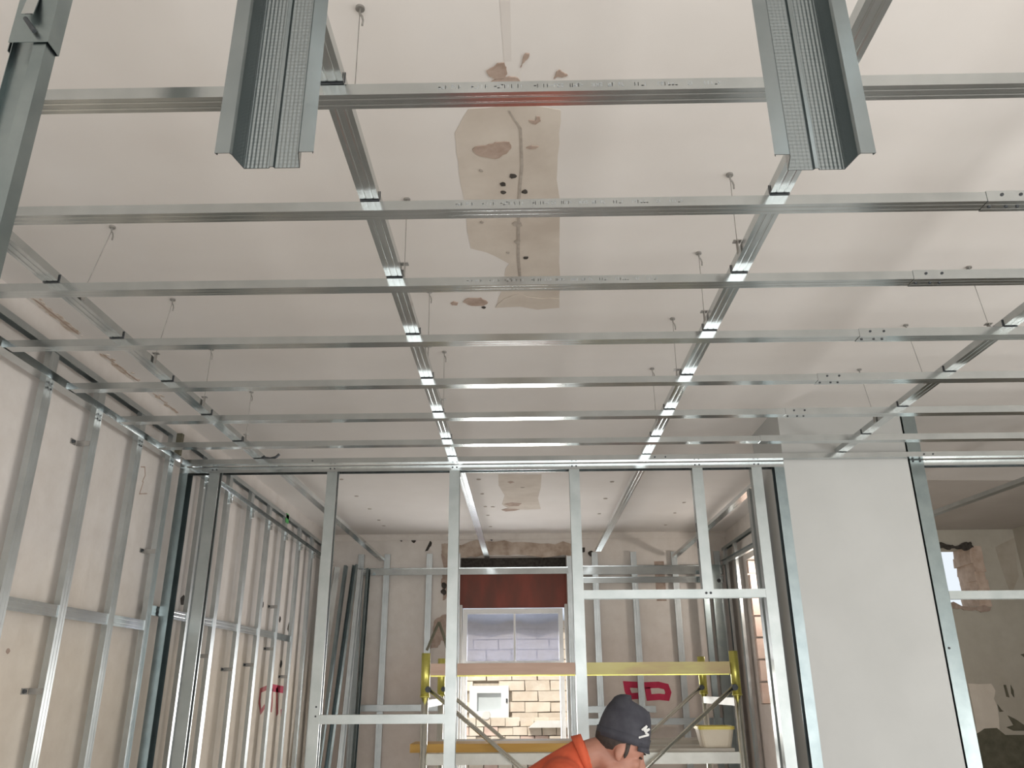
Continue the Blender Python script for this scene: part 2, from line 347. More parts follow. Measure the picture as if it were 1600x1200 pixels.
crack=[(-0.032,1.831),(-0.0,1.909),(0.002,2.079),(-0.01,2.274),(-0.016,2.645),(-0.01,2.817),(-0.001,2.817),(-0.006,2.646),(-0.001,2.274),(0.01,2.079),(0.006,1.909),(-0.027,1.831)]
dots=[(-0.056,2.183),(-0.057,2.227),(0.014,2.226),(-0.024,2.139),(-0.122,2.107),(0.018,2.656),(-0.011,2.42),(-0.013,2.54),(-0.049,2.616),(-0.136,2.405),(-0.163,3.074)]
stripe=[(-0.044,1.445),(-0.019,1.446),(-0.019,1.644),(-0.038,1.644)]
back_skim=[(-0.195,5.935),(0.134,5.949),(0.149,7.203),(0.004,7.231),(-0.142,7.203),(-0.197,6.984)]
back_b1=[(-0.18,6.984),(-0.108,6.91),(-0.024,6.959),(-0.053,7.057),(-0.139,7.053)]
back_b2=[(-0.208,7.221),(-0.17,7.174),(-0.04,7.208),(-0.084,7.262),(-0.173,7.293)]
back_b3=[(-0.133,6.165),(-0.101,6.14),(-0.076,6.178),(-0.109,6.219)]
backdots=[(-1.412,6.612),(-1.397,7.128),(-1.403,7.644),(-1.4,7.928),(-1.412,6.032),(-0.355,6.078),(-0.349,6.572),(-0.347,7.077),(-0.283,7.093),(-0.343,7.467),(-0.344,8.025),(-0.014,6.359),(0.695,6.201),(0.7,6.802),(0.699,7.444),(1.408,6.994),(1.405,7.442),(1.414,8.031)]
rust1=[(-2.036,2.934),(-2.006,2.947),(-1.996,2.977),(-1.995,3.043),(-1.995,3.145),(-1.996,3.232),(-1.993,3.28),(-2.032,3.3),(-2.057,3.237),(-2.044,3.13),(-2.053,3.066),(-2.043,2.993)]
rust2=[(-2.041,3.516),(-2.023,3.581),(-2.024,3.647),(-2.01,3.699),(-2.025,3.786),(-1.99,3.869),(-2.016,3.896),(-2.054,3.848),(-2.062,3.767),(-2.049,3.646)]
rust3=[(-2.032,4.072),(-2.003,4.134),(-2.017,4.307),(-2.01,4.398),(-2.042,4.42),(-2.047,4.306),(-2.04,4.154)]
lintel=[(-0.875,1.42),(-0.404,1.442),(0.067,1.425),(0.483,1.407),(0.479,1.288),(0.132,1.278),(-0.403,1.296),(-0.697,1.285),(-0.804,1.253),(-0.859,1.3)]
jambL=[(-0.875,1.42),(-0.807,1.419),(-0.778,1.286),(-0.8,1.09),(-0.776,0.896),(-0.848,0.845),(-0.866,1.058),(-0.842,1.155)]
scar=[(-0.944,0.551),(-0.921,0.656),(-0.825,0.706),(-0.779,0.693),(-0.772,0.395),(-0.851,0.457),(-0.888,0.384),(-0.965,0.372)]
scar2=[(-1.048,1.342),(-0.997,1.455),(-0.976,1.434),(-1.014,1.355)]
g1=[(0.969,0.034),(1.01,-0.088)]
g2=[(0.969,0.022),(1.134,0.021)]
g3=[(1.01,-0.084),(1.112,-0.074)]
g4=[(1.118,0.021),(1.37,0.019),(1.389,-0.098)]
g5=[(1.197,0.021),(1.189,-0.097),(1.389,-0.098)]
h1=[(6.713,0.013),(6.568,-0.005),(6.566,-0.09),(6.629,-0.16),(6.698,-0.127)]
h2=[(6.896,0.013),(7.231,-0.003),(7.257,-0.152),(7.194,-0.175)]
h3=[(7.0,-0.006),(7.064,-0.172)]
h4=[(6.876,-0.005),(6.898,-0.096),(6.896,-0.155)]
rpatch=[(4.327,0.012),(4.549,0.008),(4.576,-0.054),(4.546,-0.129),(4.563,-0.204),(4.539,-0.402),(4.32,-0.438)]
mould=[(4.668,-0.003),(4.688,-0.004),(4.696,-0.118),(4.671,-0.111)]
mould2=[(4.735,-0.004),(4.75,-0.055),(4.743,-0.118),(4.725,-0.08)]
mould3=[(4.568,-0.179),(4.597,-0.23),(4.615,-0.242),(4.573,-0.248)]
mould4=[(4.646,-0.28),(4.717,-0.317),(4.783,-0.367),(4.772,-0.416),(4.669,-0.415),(4.609,-0.384),(4.68,-0.366)]
dark=[(4.326,-0.438),(4.395,-0.395),(4.515,-0.39),(4.581,-0.452),(4.763,-0.453),(4.696,-0.741),(4.328,-0.739)]
dmark=[(4.897,0.278),(4.934,0.285),(4.926,0.252)]
damp=[(4.88,1.333),(5.1,1.43),(5.056,1.038),(4.935,0.848)]
patch('skim_coat', skim, cz, 'skim', ceiling, 0.001, 3, 0.02)
for k, p in enumerate((b1, b2, b3, b4, b5, b6, b7, b8, b9)): patch('bare_patch', p, cz, 'brown', ceiling, 0.0035)
patch('bare_patch', b10, cz, 'skim', ceiling, 0.003)
patch('crack', crack, cz, 'smudge', ceiling, 0.0032, 1)
patch('tape_stripe', stripe, cz, 'faint', ceiling, 0.0008, 1)
for k, (x, y) in enumerate(dots): patch('drill_hole', disc_pts(x, y, (0.010, 0.010, 0.010, 0.012, 0.007, 0.010, 0.017, 0.012, 0.007, 0.007, 0.008)[k]), cz, 'smudge' if k in (6, 7, 8, 4, 9) else 'hole', ceiling, 0.004, 1)
patch('skim_coat', back_skim, cz, 'skim', ceiling, 0.002, 3, 0.03)
for p in (back_b1, back_b2, back_b3): patch('bare_patch', p, cz, 'brown', ceiling, 0.0035)
for x, y in backdots: patch('drill_hole', disc_pts(x, y, 0.016), cz, 'smudge', ceiling, 0.004, 1)
for p in (rust1, rust2, rust3):
    patch('rust_stain', [(max(-2.022 + (x + 2.022) * 0.75, -2.049), y) for x, y in p], cz, 'rust', ceiling, 0.001, 4, 0.10)
    patch('rust_crack', [(-2.020 + (x + 2.022) * 0.16, y) for x, y in p], cz, 'brown', ceiling, 0.0018, 2, 0.03)
for k in range(16):
    yy = rnd.uniform(2.8, 4.4); patch('rust_stain', disc_pts(rnd.uniform(-2.035, -1.985), yy, rnd.uniform(0.005, 0.012)), cz, 'rust', ceiling, 0.003, 1)
patch('darker_ceiling', [(2.33, 6.2), (5.09, 6.35), (5.09, 8.44), (2.33, 8.44)], cz, 'ceil_darker', ceiling, 0.004, 1)  # darker tone over the rear part of the side room ceiling

# far wall wear and painted characters
fy = ('y', WF, -1)
patch('exposed_lintel', lintel, fy, 'lintel', wall_far, 0.012, 5, 0.06)
patch('broken_plaster', jambL, fy, 'brown', wall_far, 0.008, 4, 0.10)
patch('broken_plaster', scar, fy, 'brown', wall_far, 0.010, 4, 0.10)
patch('broken_plaster', scar2, fy, 'hole', wall_far, 0.004, 3)
for x, h, r in ((-1.17, 1.455, 0.022), (-0.84, 0.93, 0.03), (-0.84, 0.99, 0.03), (-0.35, 1.47, 0.02), (0.60, 1.345, 0.03), (0.69, 1.31, 0.03), (-1.3, 1.46, 0.012)):
    patch('drill_hole', disc_pts(x, h, r), fy, 'hole', wall_far, 0.012, 1)
for h in (1.13, 0.91):
    patch('brown_label', [(1.34, h - 0.09), (1.44, h - 0.09), (1.44, h + 0.09), (1.34, h + 0.09)], fy, 'brown', wall_far, 0.004, 1)
def stroke(pts, w, plane, mat, parent, name='painted_stroke'):
    ax, c, sg = plane; bm = bmesh.new()
    def to(p): return V(p.x, c, p.y) if ax == 'y' else V(c, p.x, p.y)
    nn = Vector((0, sg, 0)) if ax == 'y' else Vector((sg, 0, 0))
    Pn = [Vector(p) for p in pts]; k = len(Pn)
    Pn[0] += (Pn[0] - Pn[1]).normalized() * w * .45; Pn[-1] += (Pn[-1] - Pn[-2]).normalized() * w * .45
    Ls = []
    for q in range(k):
        d1 = (Pn[q] - Pn[q - 1]).normalized() if q else (Pn[1] - Pn[0]).normalized()
        d2 = (Pn[q + 1] - Pn[q]).normalized() if q < k - 1 else d1
        n1, n2 = Vector((-d1.y, d1.x)), Vector((-d2.y, d2.x)); m_ = (n1 + n2).normalized(); m_ = m_ * (w / 2) / max(0.55, m_.dot(n1))
        Ls.append((Pn[q] + m_, Pn[q] - m_))
    top = [[bm.verts.new(to(p) + nn * 0.0015) for p in pr_] for pr_ in Ls]; bot = [[bm.verts.new(to(p)) for p in pr_] for pr_ in Ls]
    for q in range(k - 1):
        for s4 in ((top[q][0], top[q + 1][0], top[q + 1][1], top[q][1]), (bot[q][0], bot[q][1], bot[q + 1][1], bot[q + 1][0]), (top[q][0], bot[q][0], bot[q + 1][0], top[q + 1][0]), (top[q][1], top[q + 1][1], bot[q + 1][1], bot[q][1])): bm.faces.new(s4)
    bm.faces.new((top[0][0], top[0][1], bot[0][1], bot[0][0])); bm.faces.new((top[-1][0], bot[-1][0], bot[-1][1], top[-1][1]))
    build(name, bm, mat, parent)
for s in ([(1.125, 0.018), (0.985, 0.026), (0.992, -0.03), (1.012, -0.085), (1.125, -0.078)], [(1.165, 0.016), (1.30, 0.02), (1.375, 0.002), (1.392, -0.05), (1.375, -0.098), (1.30, -0.09), (1.20, -0.096), (1.192, -0.03)]): stroke(s, 0.058, fy, 'red', wall_far)
lx = ('x', WL, 1)
stroke(h1, 0.035, lx, 'redfade', wall_left); stroke(h2, 0.055, lx, 'red', wall_left); stroke(h3, 0.055, lx, 'redfade', wall_left); stroke(h4, 0.03, lx, 'redfade', wall_left)
for y, h, r, mt in ((3.2, 0.13, 0.02, 'brown'), (3.12, -0.05, 0.012, 'hole'), (3.3, 0.15, 0.012, 'brown'), (6.4, 0.62, 0.03, 'hole'), (6.9, 0.55, 0.025, 'hole'), (7.2, 0.5, 0.05, 'hole'), (5.9, 0.62, 0.03, 'brown'), (7.05, 0.2, 0.03, 'hole'), (4.9, 0.5, 0.03, 'hole')):
    patch('wall_mark', disc_pts(y, h, r), lx, mt, wall_left, 0.002, 1)
# pencilled loop of rusty stain by the corner
stroke([(4.13, 1.12), (4.17, 1.13), (4.19, 1.09), (4.17, 1.05)], 0.006, lx, 'brown', wall_left, 'rust_stain')
stroke([(4.18, 1.05), (4.16, 0.98), (4.24, 1.0)], 0.006, lx, 'brown', wall_left, 'rust_stain')
# side room wall
sy_ = ('y', WF, -1)
patch('peeled_plaster', rpatch, sy_, 'wall', wall_side, 0.003, 2, 0.03)
for p in (mould, mould2, mould3, mould4, dmark): patch('mould_stain', p, sy_, 'mould', wall_side, 0.007, 1)
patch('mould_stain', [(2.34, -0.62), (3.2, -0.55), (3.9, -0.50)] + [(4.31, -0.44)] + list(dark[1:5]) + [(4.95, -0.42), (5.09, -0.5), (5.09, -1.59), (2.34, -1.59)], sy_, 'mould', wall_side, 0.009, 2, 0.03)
patch('damp_stain', damp, sy_, 'damp', wall_side, 0.001, 3, 0.03)
# broken opening of the side room: ragged reveal stones and torn plaster lip
for k in range(7):
    h0 = 0.74 + k * 0.6 / 7; bm = bmesh.new()
    vs = hbox(bm, 4.60 + rnd.uniform(-0.02, 0.02), 4.72, WF - 0.004 - rnd.uniform(0, 0.012), WF + 0.33, h0 - 0.004, h0 + 0.6 / 7 + 0.004)
    for v in vs: v.co += Vector((rnd.uniform(-.012, .012), 0, rnd.uniform(-.006, .006)))
    build('reveal_stone', bm, 'rubble', wall_side)
patch('torn_edge', [(4.24, 1.335), (4.38, 1.31), (4.46, 1.325), (4.58, 1.30), (4.65, 1.33), (4.63, 1.39), (4.54, 1.375), (4.48, 1.345), (4.40, 1.36), (4.3, 1.385), (4.24, 1.375)], sy_, 'hole', wall_side, 0.02, 4, 0.1)
patch('torn_edge', [(4.24, 0.755), (4.62, 0.75), (4.70, 0.73), (4.67, 0.69), (4.52, 0.70), (4.40, 0.72), (4.24, 0.72)], sy_, 'brown', wall_side, 0.015, 4, 0.1)
# brick jamb of the opening in the dividing wall
hh = -0.15; k = 0
while hh < 1.1:
    bm = bmesh.new(); top = min(hh + 0.185, 1.115)
    hbox(bm, 2.105 + (k % 2) * 0.004, 2.315, 7.70 - (k % 2) * 0.006, 7.752, hh + 0.006, top - 0.006); build('brick', bm, 'brick2', wall_divider); hh += 0.19; k += 1

# ------------------------------------------------------------------ window in the far wall
w1 = empty('window_1', V(-0.12, WF + 0.12, -0.75)); w1['kind'] = 'structure'
def part(name, boxes, mat, parent):
    bm = bmesh.new()
    for b_ in boxes: hbox(bm, *b_)
    return build(name, bm, mat, parent)
part('head_panel', [(-0.70, 0.44, WF + 0.10, WF + 0.125, 0.775, 1.13)], 'panel', w1)
part('recess_shade', [(-0.70, 0.44, WF + 0.14, WF + 0.20, 1.13, 1.295)], 'hole', w1)  # black block standing in for the shade inside the recess above the panel
fr = part('window_frame', [(-0.645, -0.60, WF + 0.08, WF + 0.15, -0.75, 0.765), (0.335, 0.38, WF + 0.08, WF + 0.15, -0.75, 0.765), (-0.60, 0.335, WF + 0.08, WF + 0.15, 0.715, 0.765),
     (-0.60, 0.335, WF + 0.08, WF + 0.15, 0.215, 0.255)], 'pvc', w1)
part('side_strip', [(-0.679, -0.652, WF + 0.02, WF + 0.16, -0.75, 0.80)], 'conc', w1)
part('side_strip', [(0.40, 0.428, WF + 0.0, WF + 0.16, -0.55, 0.80)], 'conc', w1)
part('mullion', [(-0.125, -0.105, WF + 0.09, WF + 0.13, 0.255, 0.715)], 'pvc', fr)
part('glass_pane', [(-0.60, -0.125, WF + 0.105, WF + 0.113, 0.255, 0.715)], 'glass', fr)
part('glass_pane', [(-0.105, 0.335, WF + 0.105, WF + 0.113, 0.255, 0.715)], 'glass', fr)
part('sill', [(-0.68, 0.43, WF - 0.03, WF + 0.20, -0.79, -0.75)], 'conc', w1)

# ------------------------------------------------------------------ neighbouring wall outdoors
nb = empty('brick_wall', V(-0.15, 11.5, FLR - 0.25)); tag(nb, 'cream block wall of the neighbouring building seen through the far window', 'wall')
bm = bmesh.new(); hbox(bm, -1.9, 1.7, 11.545, 11.75, FLR - 0.25, 0.84); build('mortar_bed', bm, 'mortar', nb)
meshes = []
for k in range(5):
    bm = bmesh.new(); vs = box(bm, (-0.165, -0.05, -0.062), (0.165, 0.06, 0.062))
    for v in vs: v.co += Vector((rnd.uniform(-.007, .007), rnd.uniform(-.008, .008), rnd.uniform(-.005, .005)))
    bmesh.ops.recalc_face_normals(bm, faces=bm.faces)
    me = bpy.data.meshes.new('brick'); bm.to_mesh(me); bm.free(); me.materials.append(M['brick'] if k else M['brick2']); meshes.append(me)
def brick_at(parent, me, loc, sc=(1, 1, 1)):
    o = bpy.data.objects.new('brick', me); COL.objects.link(o); o.parent = parent; o.location = loc - WORLD[parent.name]; o.scale = sc
for r in range(16):
    h = -1.16 + r * 0.132
    for c in range(10):
        x = -1.75 + c * 0.345 + (r % 2) * 0.17
        if -0.78 < x < -0.22 and -0.42 < h < 0.05: continue
        brick_at(nb, meshes[rnd.randint(1, 4)], V(x, 11.52 + rnd.uniform(-0.012, 0.012), h))
for h in (-0.36, -0.23, -0.1, 0.03):
    pass
ow = empty('small_window', V(-0.5, 11.42, -0.37)); tag(ow, 'small white framed window in the cream block wall outdoors', 'window')
part('frame', [(-0.76, -0.66, 11.40, 11.50, -0.37, 0.03), (-0.34, -0.24, 11.40, 11.50, -0.37, 0.03), (-0.66, -0.34, 11.40, 11.50, -0.06, 0.03), (-0.66, -0.34, 11.40, 11.50, -0.37, -0.285)], 'pvc', ow)
part('pane', [(-0.66, -0.34, 11.45, 11.46, -0.285, -0.06)], 'paneout', ow)
part('latch', [(-0.275, -0.255, 11.385, 11.40, -0.18, -0.13)], 'dark', ow)
part('backing', [(-0.80, -0.20, 11.50, 11.55, -0.42, 0.06)], 'mortar', ow)
lw = empty('low_brick_wall', V(-0.15, 11.1, FLR - 0.25)); tag(lw, 'low wall of small pale bricks in front of the neighbouring wall', 'wall')
bm = bmesh.new(); hbox(bm, -1.3, 1.0, 11.14, 11.25, FLR - 0.25, -0.40); build('mortar_bed', bm, 'mortar', lw)
for r in range(8):
    for c in range(12):
        x = -1.2 + c * 0.185 + (r % 2) * 0.09; h = -1.16 + r * 0.108
        if rnd.random() < 0.06 and r > 6: continue
        brick_at(lw, meshes[0 if rnd.random() < 0.2 else rnd.randint(1, 4)], V(x, 11.1 + rnd.uniform(-0.02, 0.02), h), (0.53, 0.8, 0.80))
bm = bmesh.new(); vs = hbox(bm, 0.02, 0.95, 10.96, 11.04, -0.47, -0.39)
for v in vs:
    if v.co.x < 0.1 and v.co.z > CZ - 0.43: v.co.x += 0.1
tag(build('ledge_slab', bm, 'conc'), 'white sloping slab lying on the low brick wall outdoors', 'slab')
bm = bmesh.new(); cyl(bm, V(-0.52, 11.05, -0.325), V(-0.52, 11.2, -0.325), 0.05, n=14); tag(build('pipe_end', bm, 'conc', smooth=False), 'round white pipe end on the low brick wall under small window', 'pipe')
# tarpaulin draped along the top of that wall
bm = bmesh.new(); nx, nz = 40, 8; grid = []
for i in range(nx + 1):
    row = []
    for j in range(nz + 1):
        x = -1.9 + 3.6 * i / nx; h = 1.55 - (0.72 + 0.03 * math.sin(i * 0.9)) * j / nz
        row.append(bm.verts.new(V(x, 11.418 - 0.05 * j / nz - 0.03 * min(j, 1) * (1 + math.sin(i * 0.8 + j * 0.5)), h)))
    grid.append(row)
for i in range(nx):
    for j in range(nz): bm.faces.new((grid[i][j], grid[i + 1][j], grid[i + 1][j + 1], grid[i][j + 1]))
o = build('tarpaulin', bm, 'tarp', smooth=True); md = o.modifiers.new('thick', 'SOLIDIFY'); md.thickness = 0.006
tag(o, 'blue grey tarpaulin hung above the cream block wall outdoors', 'tarpaulin')
tf = empty('timber_trestle', V(-0.1, 11.44, FLR - 0.25)); tag(tf, 'timber trestle carrying the tarpaulin outdoors', 'trestle')
part('rail', [(-2.0, 1.8, 11.43, 11.49, 1.50, 1.57)], 'greyplank', tf)
part('post', [(-2.0, -1.93, 11.43, 11.49, FLR - 0.25, 1.50)], 'greyplank', tf); part('post', [(1.73, 1.80, 11.43, 11.49, FLR - 0.25, 1.50)], 'greyplank', tf)

# ------------------------------------------------------------------ ceiling grid
HG, SB = 1.2, 0.0285
ROWY = [1.388, 1.835, 2.268, 2.708, 3.158, 3.605, 4.043]
BW = 0.046
def screw(parent, p, n, r=0.005):
    bm = bmesh.new(); cyl(bm, p, p + Vector(n) * 0.003, r, r * 0.8, 8); return build('screw', bm, 'dark', parent)
ORD = ['first', 'second', 'third', 'fourth', 'fifth', 'sixth', 'seventh', 'eighth', 'ninth']
cdB = cd_line(BW, SB, 0.006)
def batten(y, x0, x1, label, group=None, w=BW, dh=0.0):
    o = profile('ceiling_batten', cd_line(w, SB + dh, 0.006), V(x0, y + BW / 2, HG - dh / 2), V(x1, y + BW / 2, HG - dh / 2), Y, Z)
    return tag(o, label, 'batten', group)
GB = 'long cross battens of the ceiling grid'; GE = 'batten extensions right of the joints'
for k, y in enumerate(ROWY):
    jx = 1.27
    od = ORD[len(ROWY) - 1 - k]; pr_ = k < 3
    mb = batten(y, -1.945, jx + 0.05, f'{od} cross batten from the partition, galvanised' + (', with grey printed text on its side' if pr_ else ', from left rail to joint'), GB)
    ex = batten(y, jx - 0.03, 5.09, f'right hand extension spliced onto the {od} cross batten from the partition', GE, BW + 0.004, 0.004)
    if k in (1, 2, 3, 4, 5):
        for dx in (0.02, 0.07): screw(ex, V(jx + dx - 0.01, y - 0.002, HG + 0.018), (0, -1, 0))
        for dx in (-0.015, 0.03, 0.06): screw(ex, V(jx + dx, y + 0.024, HG - 0.002), (0, 0, -1))
    if k < 3:      # unreadable factory print, dots and dashes
        bm = bmesh.new(); x = -0.175
        r2 = random.Random(3)
        while x < 0.42:
            n = r2.randint(2, 6)
            for _ in range(n):
                for __ in range(r2.randint(1, 3)):
                    if r2.random() < 0.5: a, b_, c, d = x, x + 0.0012, HG + 0.011, HG + 0.020
                    else:
                        zz_ = HG + 0.011 + r2.choice((0, 0.004, 0.008)); a, b_, c, d = x, x + 0.005, zz_, zz_ + 0.0013
                    hbox(bm, a, b_, y - 0.0006, y - 0.0001, c, d)
                x += 0.0075 if not 0.10 < x < 0.2 else 0.0045
            x += r2.choice((0.006, 0.012, 0.02))
        build('printed_text', bm, 'ink', mb)['kind'] = 'stuff'
RX = [(-1.515, 'left'), (-0.407, 'mid'), (0.694, 'right'), (1.795, 'far')]
RB = HG + SB + 0.0035
RW = 0.052
rl = ['first ceiling runner beside the left stud wall, galvanised', 'second ceiling runner from the left stud wall, galvanised', 'third ceiling runner from the left stud wall, galvanised', 'fourth ceiling runner from the left stud wall, above the white pillar']
for (x, _), lab in zip(RX, rl):
    r = profile('ceiling_runner', cd_line(RW, 0.028, 0.007), V(x, -0.6, RB), V(x, 4.425, RB), X, Z)
    tag(r, lab, 'runner', 'runners of the front ceiling grid')
    for y in ROWY:
        # crossing clip cheek, plus a dark strip standing in for the gap shadow
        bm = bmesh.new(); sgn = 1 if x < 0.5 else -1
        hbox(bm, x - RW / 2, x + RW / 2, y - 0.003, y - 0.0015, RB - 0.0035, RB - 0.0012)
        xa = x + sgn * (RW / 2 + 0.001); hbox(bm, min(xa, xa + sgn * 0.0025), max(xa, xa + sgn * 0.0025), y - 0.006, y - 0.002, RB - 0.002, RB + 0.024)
        build('clip_and_gap_shade', bm, 'dark', r)
br = [(-1.475, 4.52, 8.36, 'galvanised runner crossing the back room beside the left stud wall'), (-0.385, 4.52, 8.37, 'bright galvanised runner crossing the back room to the far window'),
      (0.712, 4.52, 7.85, 'galvanised back room runner with a free end short of the far wall'), (1.53, 4.52, 8.30, 'galvanised back room runner nearest the brick jamb opening')]
for x, y0, y1, lab in br:
    r = profile('ceiling_runner', cd_line(RW, 0.028, 0.007), V(x, y0, RB), V(x, y1, RB), X, Z); tag(r, lab, 'runner')
r = profile('ceiling_runner', cd_line(0.06, 0.028, 0.007), V(3.32, 4.52, RB), V(3.17, 6.35, RB), X, Z, 'galv_wall'); tag(r, 'dull runner crossing the side room behind the pillar', 'runner')
bm = bmesh.new(); cyl(bm, V(3.15, 6.3, RB + .03), V(3.30, 6.0, RB + .03), 0.008); tag(build('wire_scrap', bm, 'dark'), 'short dark rod lying across the side room runner', 'rod')
# row along the partition and wall angles
r8 = profile('edge_channel', cd_line(0.042, SB, 0.006), V(-1.945, 4.385 + 0.021, HG), V(5.09, 4.385 + 0.021, HG), Y, Z); tag(r8, 'galvanised edge channel running along the partition and past the white pillar', 'channel')
for x in (-1.2, 0.74, 0.80, 2.25, 2.3): screw(r8, V(x, 4.384, HG + 0.014), (0, -1, 0))
# dark cable scrap on the channel
bm = bmesh.new(); pts = [(-1.50, 1.255), (-1.48, 1.24), (-1.45, 1.236), (-1.42, 1.243), (-1.40, 1.262)]
for a, b_ in zip(pts, pts[1:]): cyl(bm, V(a[0], 4.41, a[1]), V(b_[0], 4.41, b_[1]), 0.008, n=6)
tag(build('cable_scrap', bm, 'dark'), 'curl of black cable lying on the edge channel by the first runner', 'cable')

# wire hangers
def hanger(x, y, xr, lab):
    root = empty('wire_hanger', V(xr, y, RB + 0.028)); tag(root, lab, 'hanger', 'wire hangers of the ceiling grid')
    bm = bmesh.new(); cyl(bm, V(x, y, CEIL), V(x, y, CEIL - 0.006), 0.011, n=12); build('anchor_washer', bm, 'wire', root)
    bm = bmesh.new(); pts = [(0, CEIL - 0.006), (0, CEIL - 0.02), (0.006, CEIL - 0.028), (0.009, CEIL - 0.04), (0.008, CEIL - 0.055)]
    for a, b_ in zip(pts, pts[1:]): cyl(bm, V(x + a[0], y, a[1]), V(x + b_[0], y, b_[1]), 0.0028, n=6)
    build('hook', bm, 'wire', root)
    bm = bmesh.new(); cyl(bm, V(x, y, CEIL - 0.02), V(xr, y, RB + 0.045), 0.0014, n=6); build('wire', bm, 'wire', root)
    bm = bmesh.new(); s = 1 if xr > x - 0.001 else -1
    hbox(bm, xr - 0.012, xr + 0.012, y - 0.010, y + 0.010, RB + 0.0415, RB + 0.0445); hbox(bm, xr - 0.0015, xr + 0.0015, y - 0.010, y + 0.010, RB + 0.002, RB + 0.0415)
    build('runner_clip', bm, 'wire', root)
for x, y, ri in ((-0.39, 1.46, 1), (-0.39, 2.26, 1), (-0.40, 2.92, 1), (-0.40, 3.55, 1), (-1.43, 2.40, 0), (-1.45, 2.96, 0), (-1.48, 3.48, 0), (-1.48, 4.07, 0), (0.68, 2.15, 2), (0.68, 2.64, 2), (0.67, 3.21, 2), (0.66, 3.80, 2), (1.74, 2.78, 3), (1.73, 3.31, 3), (1.73, 3.85, 3)):
    sg = 1 if ri < 2 else -1
    hanger(x if abs(x - RX[ri][0]) > 0.03 else RX[ri][0] + sg * 0.03, y, RX[ri][0] + sg * (RW / 2 + 0.0065), f'wire hanger on the {ORD[ri]} ceiling runner, near the {ORD[min(range(len(ROWY)), key=lambda q: abs(ROWY[len(ROWY) - 1 - q] - y))]} batten from the partition')

# ------------------------------------------------------------------ left stud wall
FX = -1.985
cdS = cd_line(0.058, 0.027, 0.007)
def wall_stud(y, h1, label, group, fx=FX, w=0.058, mat='galv_wall', side=1):
    o = profile('wall_stud', cd_line(w, 0.027, 0.007), V(fx, y, FLR), V(fx, y, h1), Y, -X * side, mat); return tag(o, label, 'stud', group)
FY = [2.26, 2.68, 3.105, 3.52, 3.95, 4.34]
for k, y in enumerate(FY):
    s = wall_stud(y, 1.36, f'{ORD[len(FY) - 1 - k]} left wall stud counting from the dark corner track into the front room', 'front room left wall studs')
    for dz in (-0.012, 0.012): screw(s, V(FX + 0.002, y + dz, 1.185), (1, 0, 0))
BY = [4.86, 5.28, 5.74, 6.18, 6.62, 7.08, 7.52, 7.95]
for k, y in enumerate(BY):
    wall_stud(y, 1.372 - 0.012 * k * 0.5, f'{ORD[k]} left wall stud behind the partition, counting from the corner track', 'back room left wall studs')
# top tracks and lower rails
def tk(name, line, p0, p1, u, v, label, mat='galv', group=None): return tag(profile(name, line, p0, p1, u, v, mat), label, 'track', group)
tk('top_track', u_line(0.036, 0.03), V(FX - 0.014, 0.6, 1.378), V(FX - 0.014, 4.44, 1.378), X, -Z, 'top track capping the studs of the front room left wall', 'galv_wall')
tk('top_track', u_line(0.036, 0.03), V(FX - 0.014, 4.6, 1.392), V(FX - 0.014, 8.2, 1.345), X, -Z, 'top track capping the studs of the back room left wall', 'galv_wall')
tk('edge_rail', u_line(0.036, 0.05), V(FX + 0.002, 0.6, HG + 0.0145), V(FX + 0.002, 4.44, HG + 0.0145), Z, X, 'edge rail on the front room left studs carrying batten ends')
tk('edge_rail', u_line(0.036, 0.05), V(FX + 0.002, 4.62, 1.238), V(FX + 0.002, 8.2, 1.185), Z, X, 'bright edge rail along the back room left studs')
allY = FY + BY
for a, b_ in zip(allY, allY[1:]):
    hm = 0.318 if a < 4.3 else 0.40
    if a > 7.0: continue
    o = profile('noggin', cd_line(0.05, 0.02, 0.006), V(FX - 0.004, a + 0.031, hm), V(FX - 0.004, b_ - 0.031, hm), Z, -X, 'galv'); tag(o, (f'short noggin between the {ORD[len(FY) - 1 - FY.index(a)]} left front room stud and its neighbour nearer the corner' if a < 4.3 else ('short noggin in the corner beside the dark end track' if a in FY else f'short noggin just beyond the {ORD[BY.index(a)]} left stud behind the partition')), 'noggin', 'front room left noggins' if a < 4.3 else 'back room left noggins')
def bracket(y, h, ys):
    root = empty('wall_bracket', V(WL, y, h)); tag(root, (f'small steel bracket tying the {ORD[len(FY) - 1 - FY.index(ys)]} front room left stud to the wall' if ys in FY else f'small steel bracket tying the {ORD[BY.index(ys)]} left stud behind the partition') + (', upper one' if (ys, h) in ((3.52, 1.06), (6.62, 0.62)) else ''), 'bracket', 'left wall stud brackets')
    bm = bmesh.new(); hbox(bm, WL, WL + 0.003, y - 0.03, y + 0.012, h - 0.012, h + 0.012); build('wall_plate', bm, 'wire', root)
    bm = bmesh.new(); hbox(bm, WL + 0.003, FX - 0.002, ys - 0.0325, ys - 0.030, h - 0.012, h + 0.012); build('leg', bm, 'wire', root)
    bm = bmesh.new(); cyl(bm, V(WL + 0.003, y - 0.015, h), V(WL + 0.014, y - 0.015, h), 0.009, 0.006, 8); build('bolt', bm, 'dark', root)
for y, h in ((3.105, -0.02), (3.52, 0.0), (4.34, 0.70), (3.52, 1.06), (2.68, 0.1), (5.28, 0.2), (5.74, 0.13), (6.18, 0.17), (6.62, 0.3), (6.62, 0.62), (7.08, 0.1)): bracket(y - 0.05, h, y)
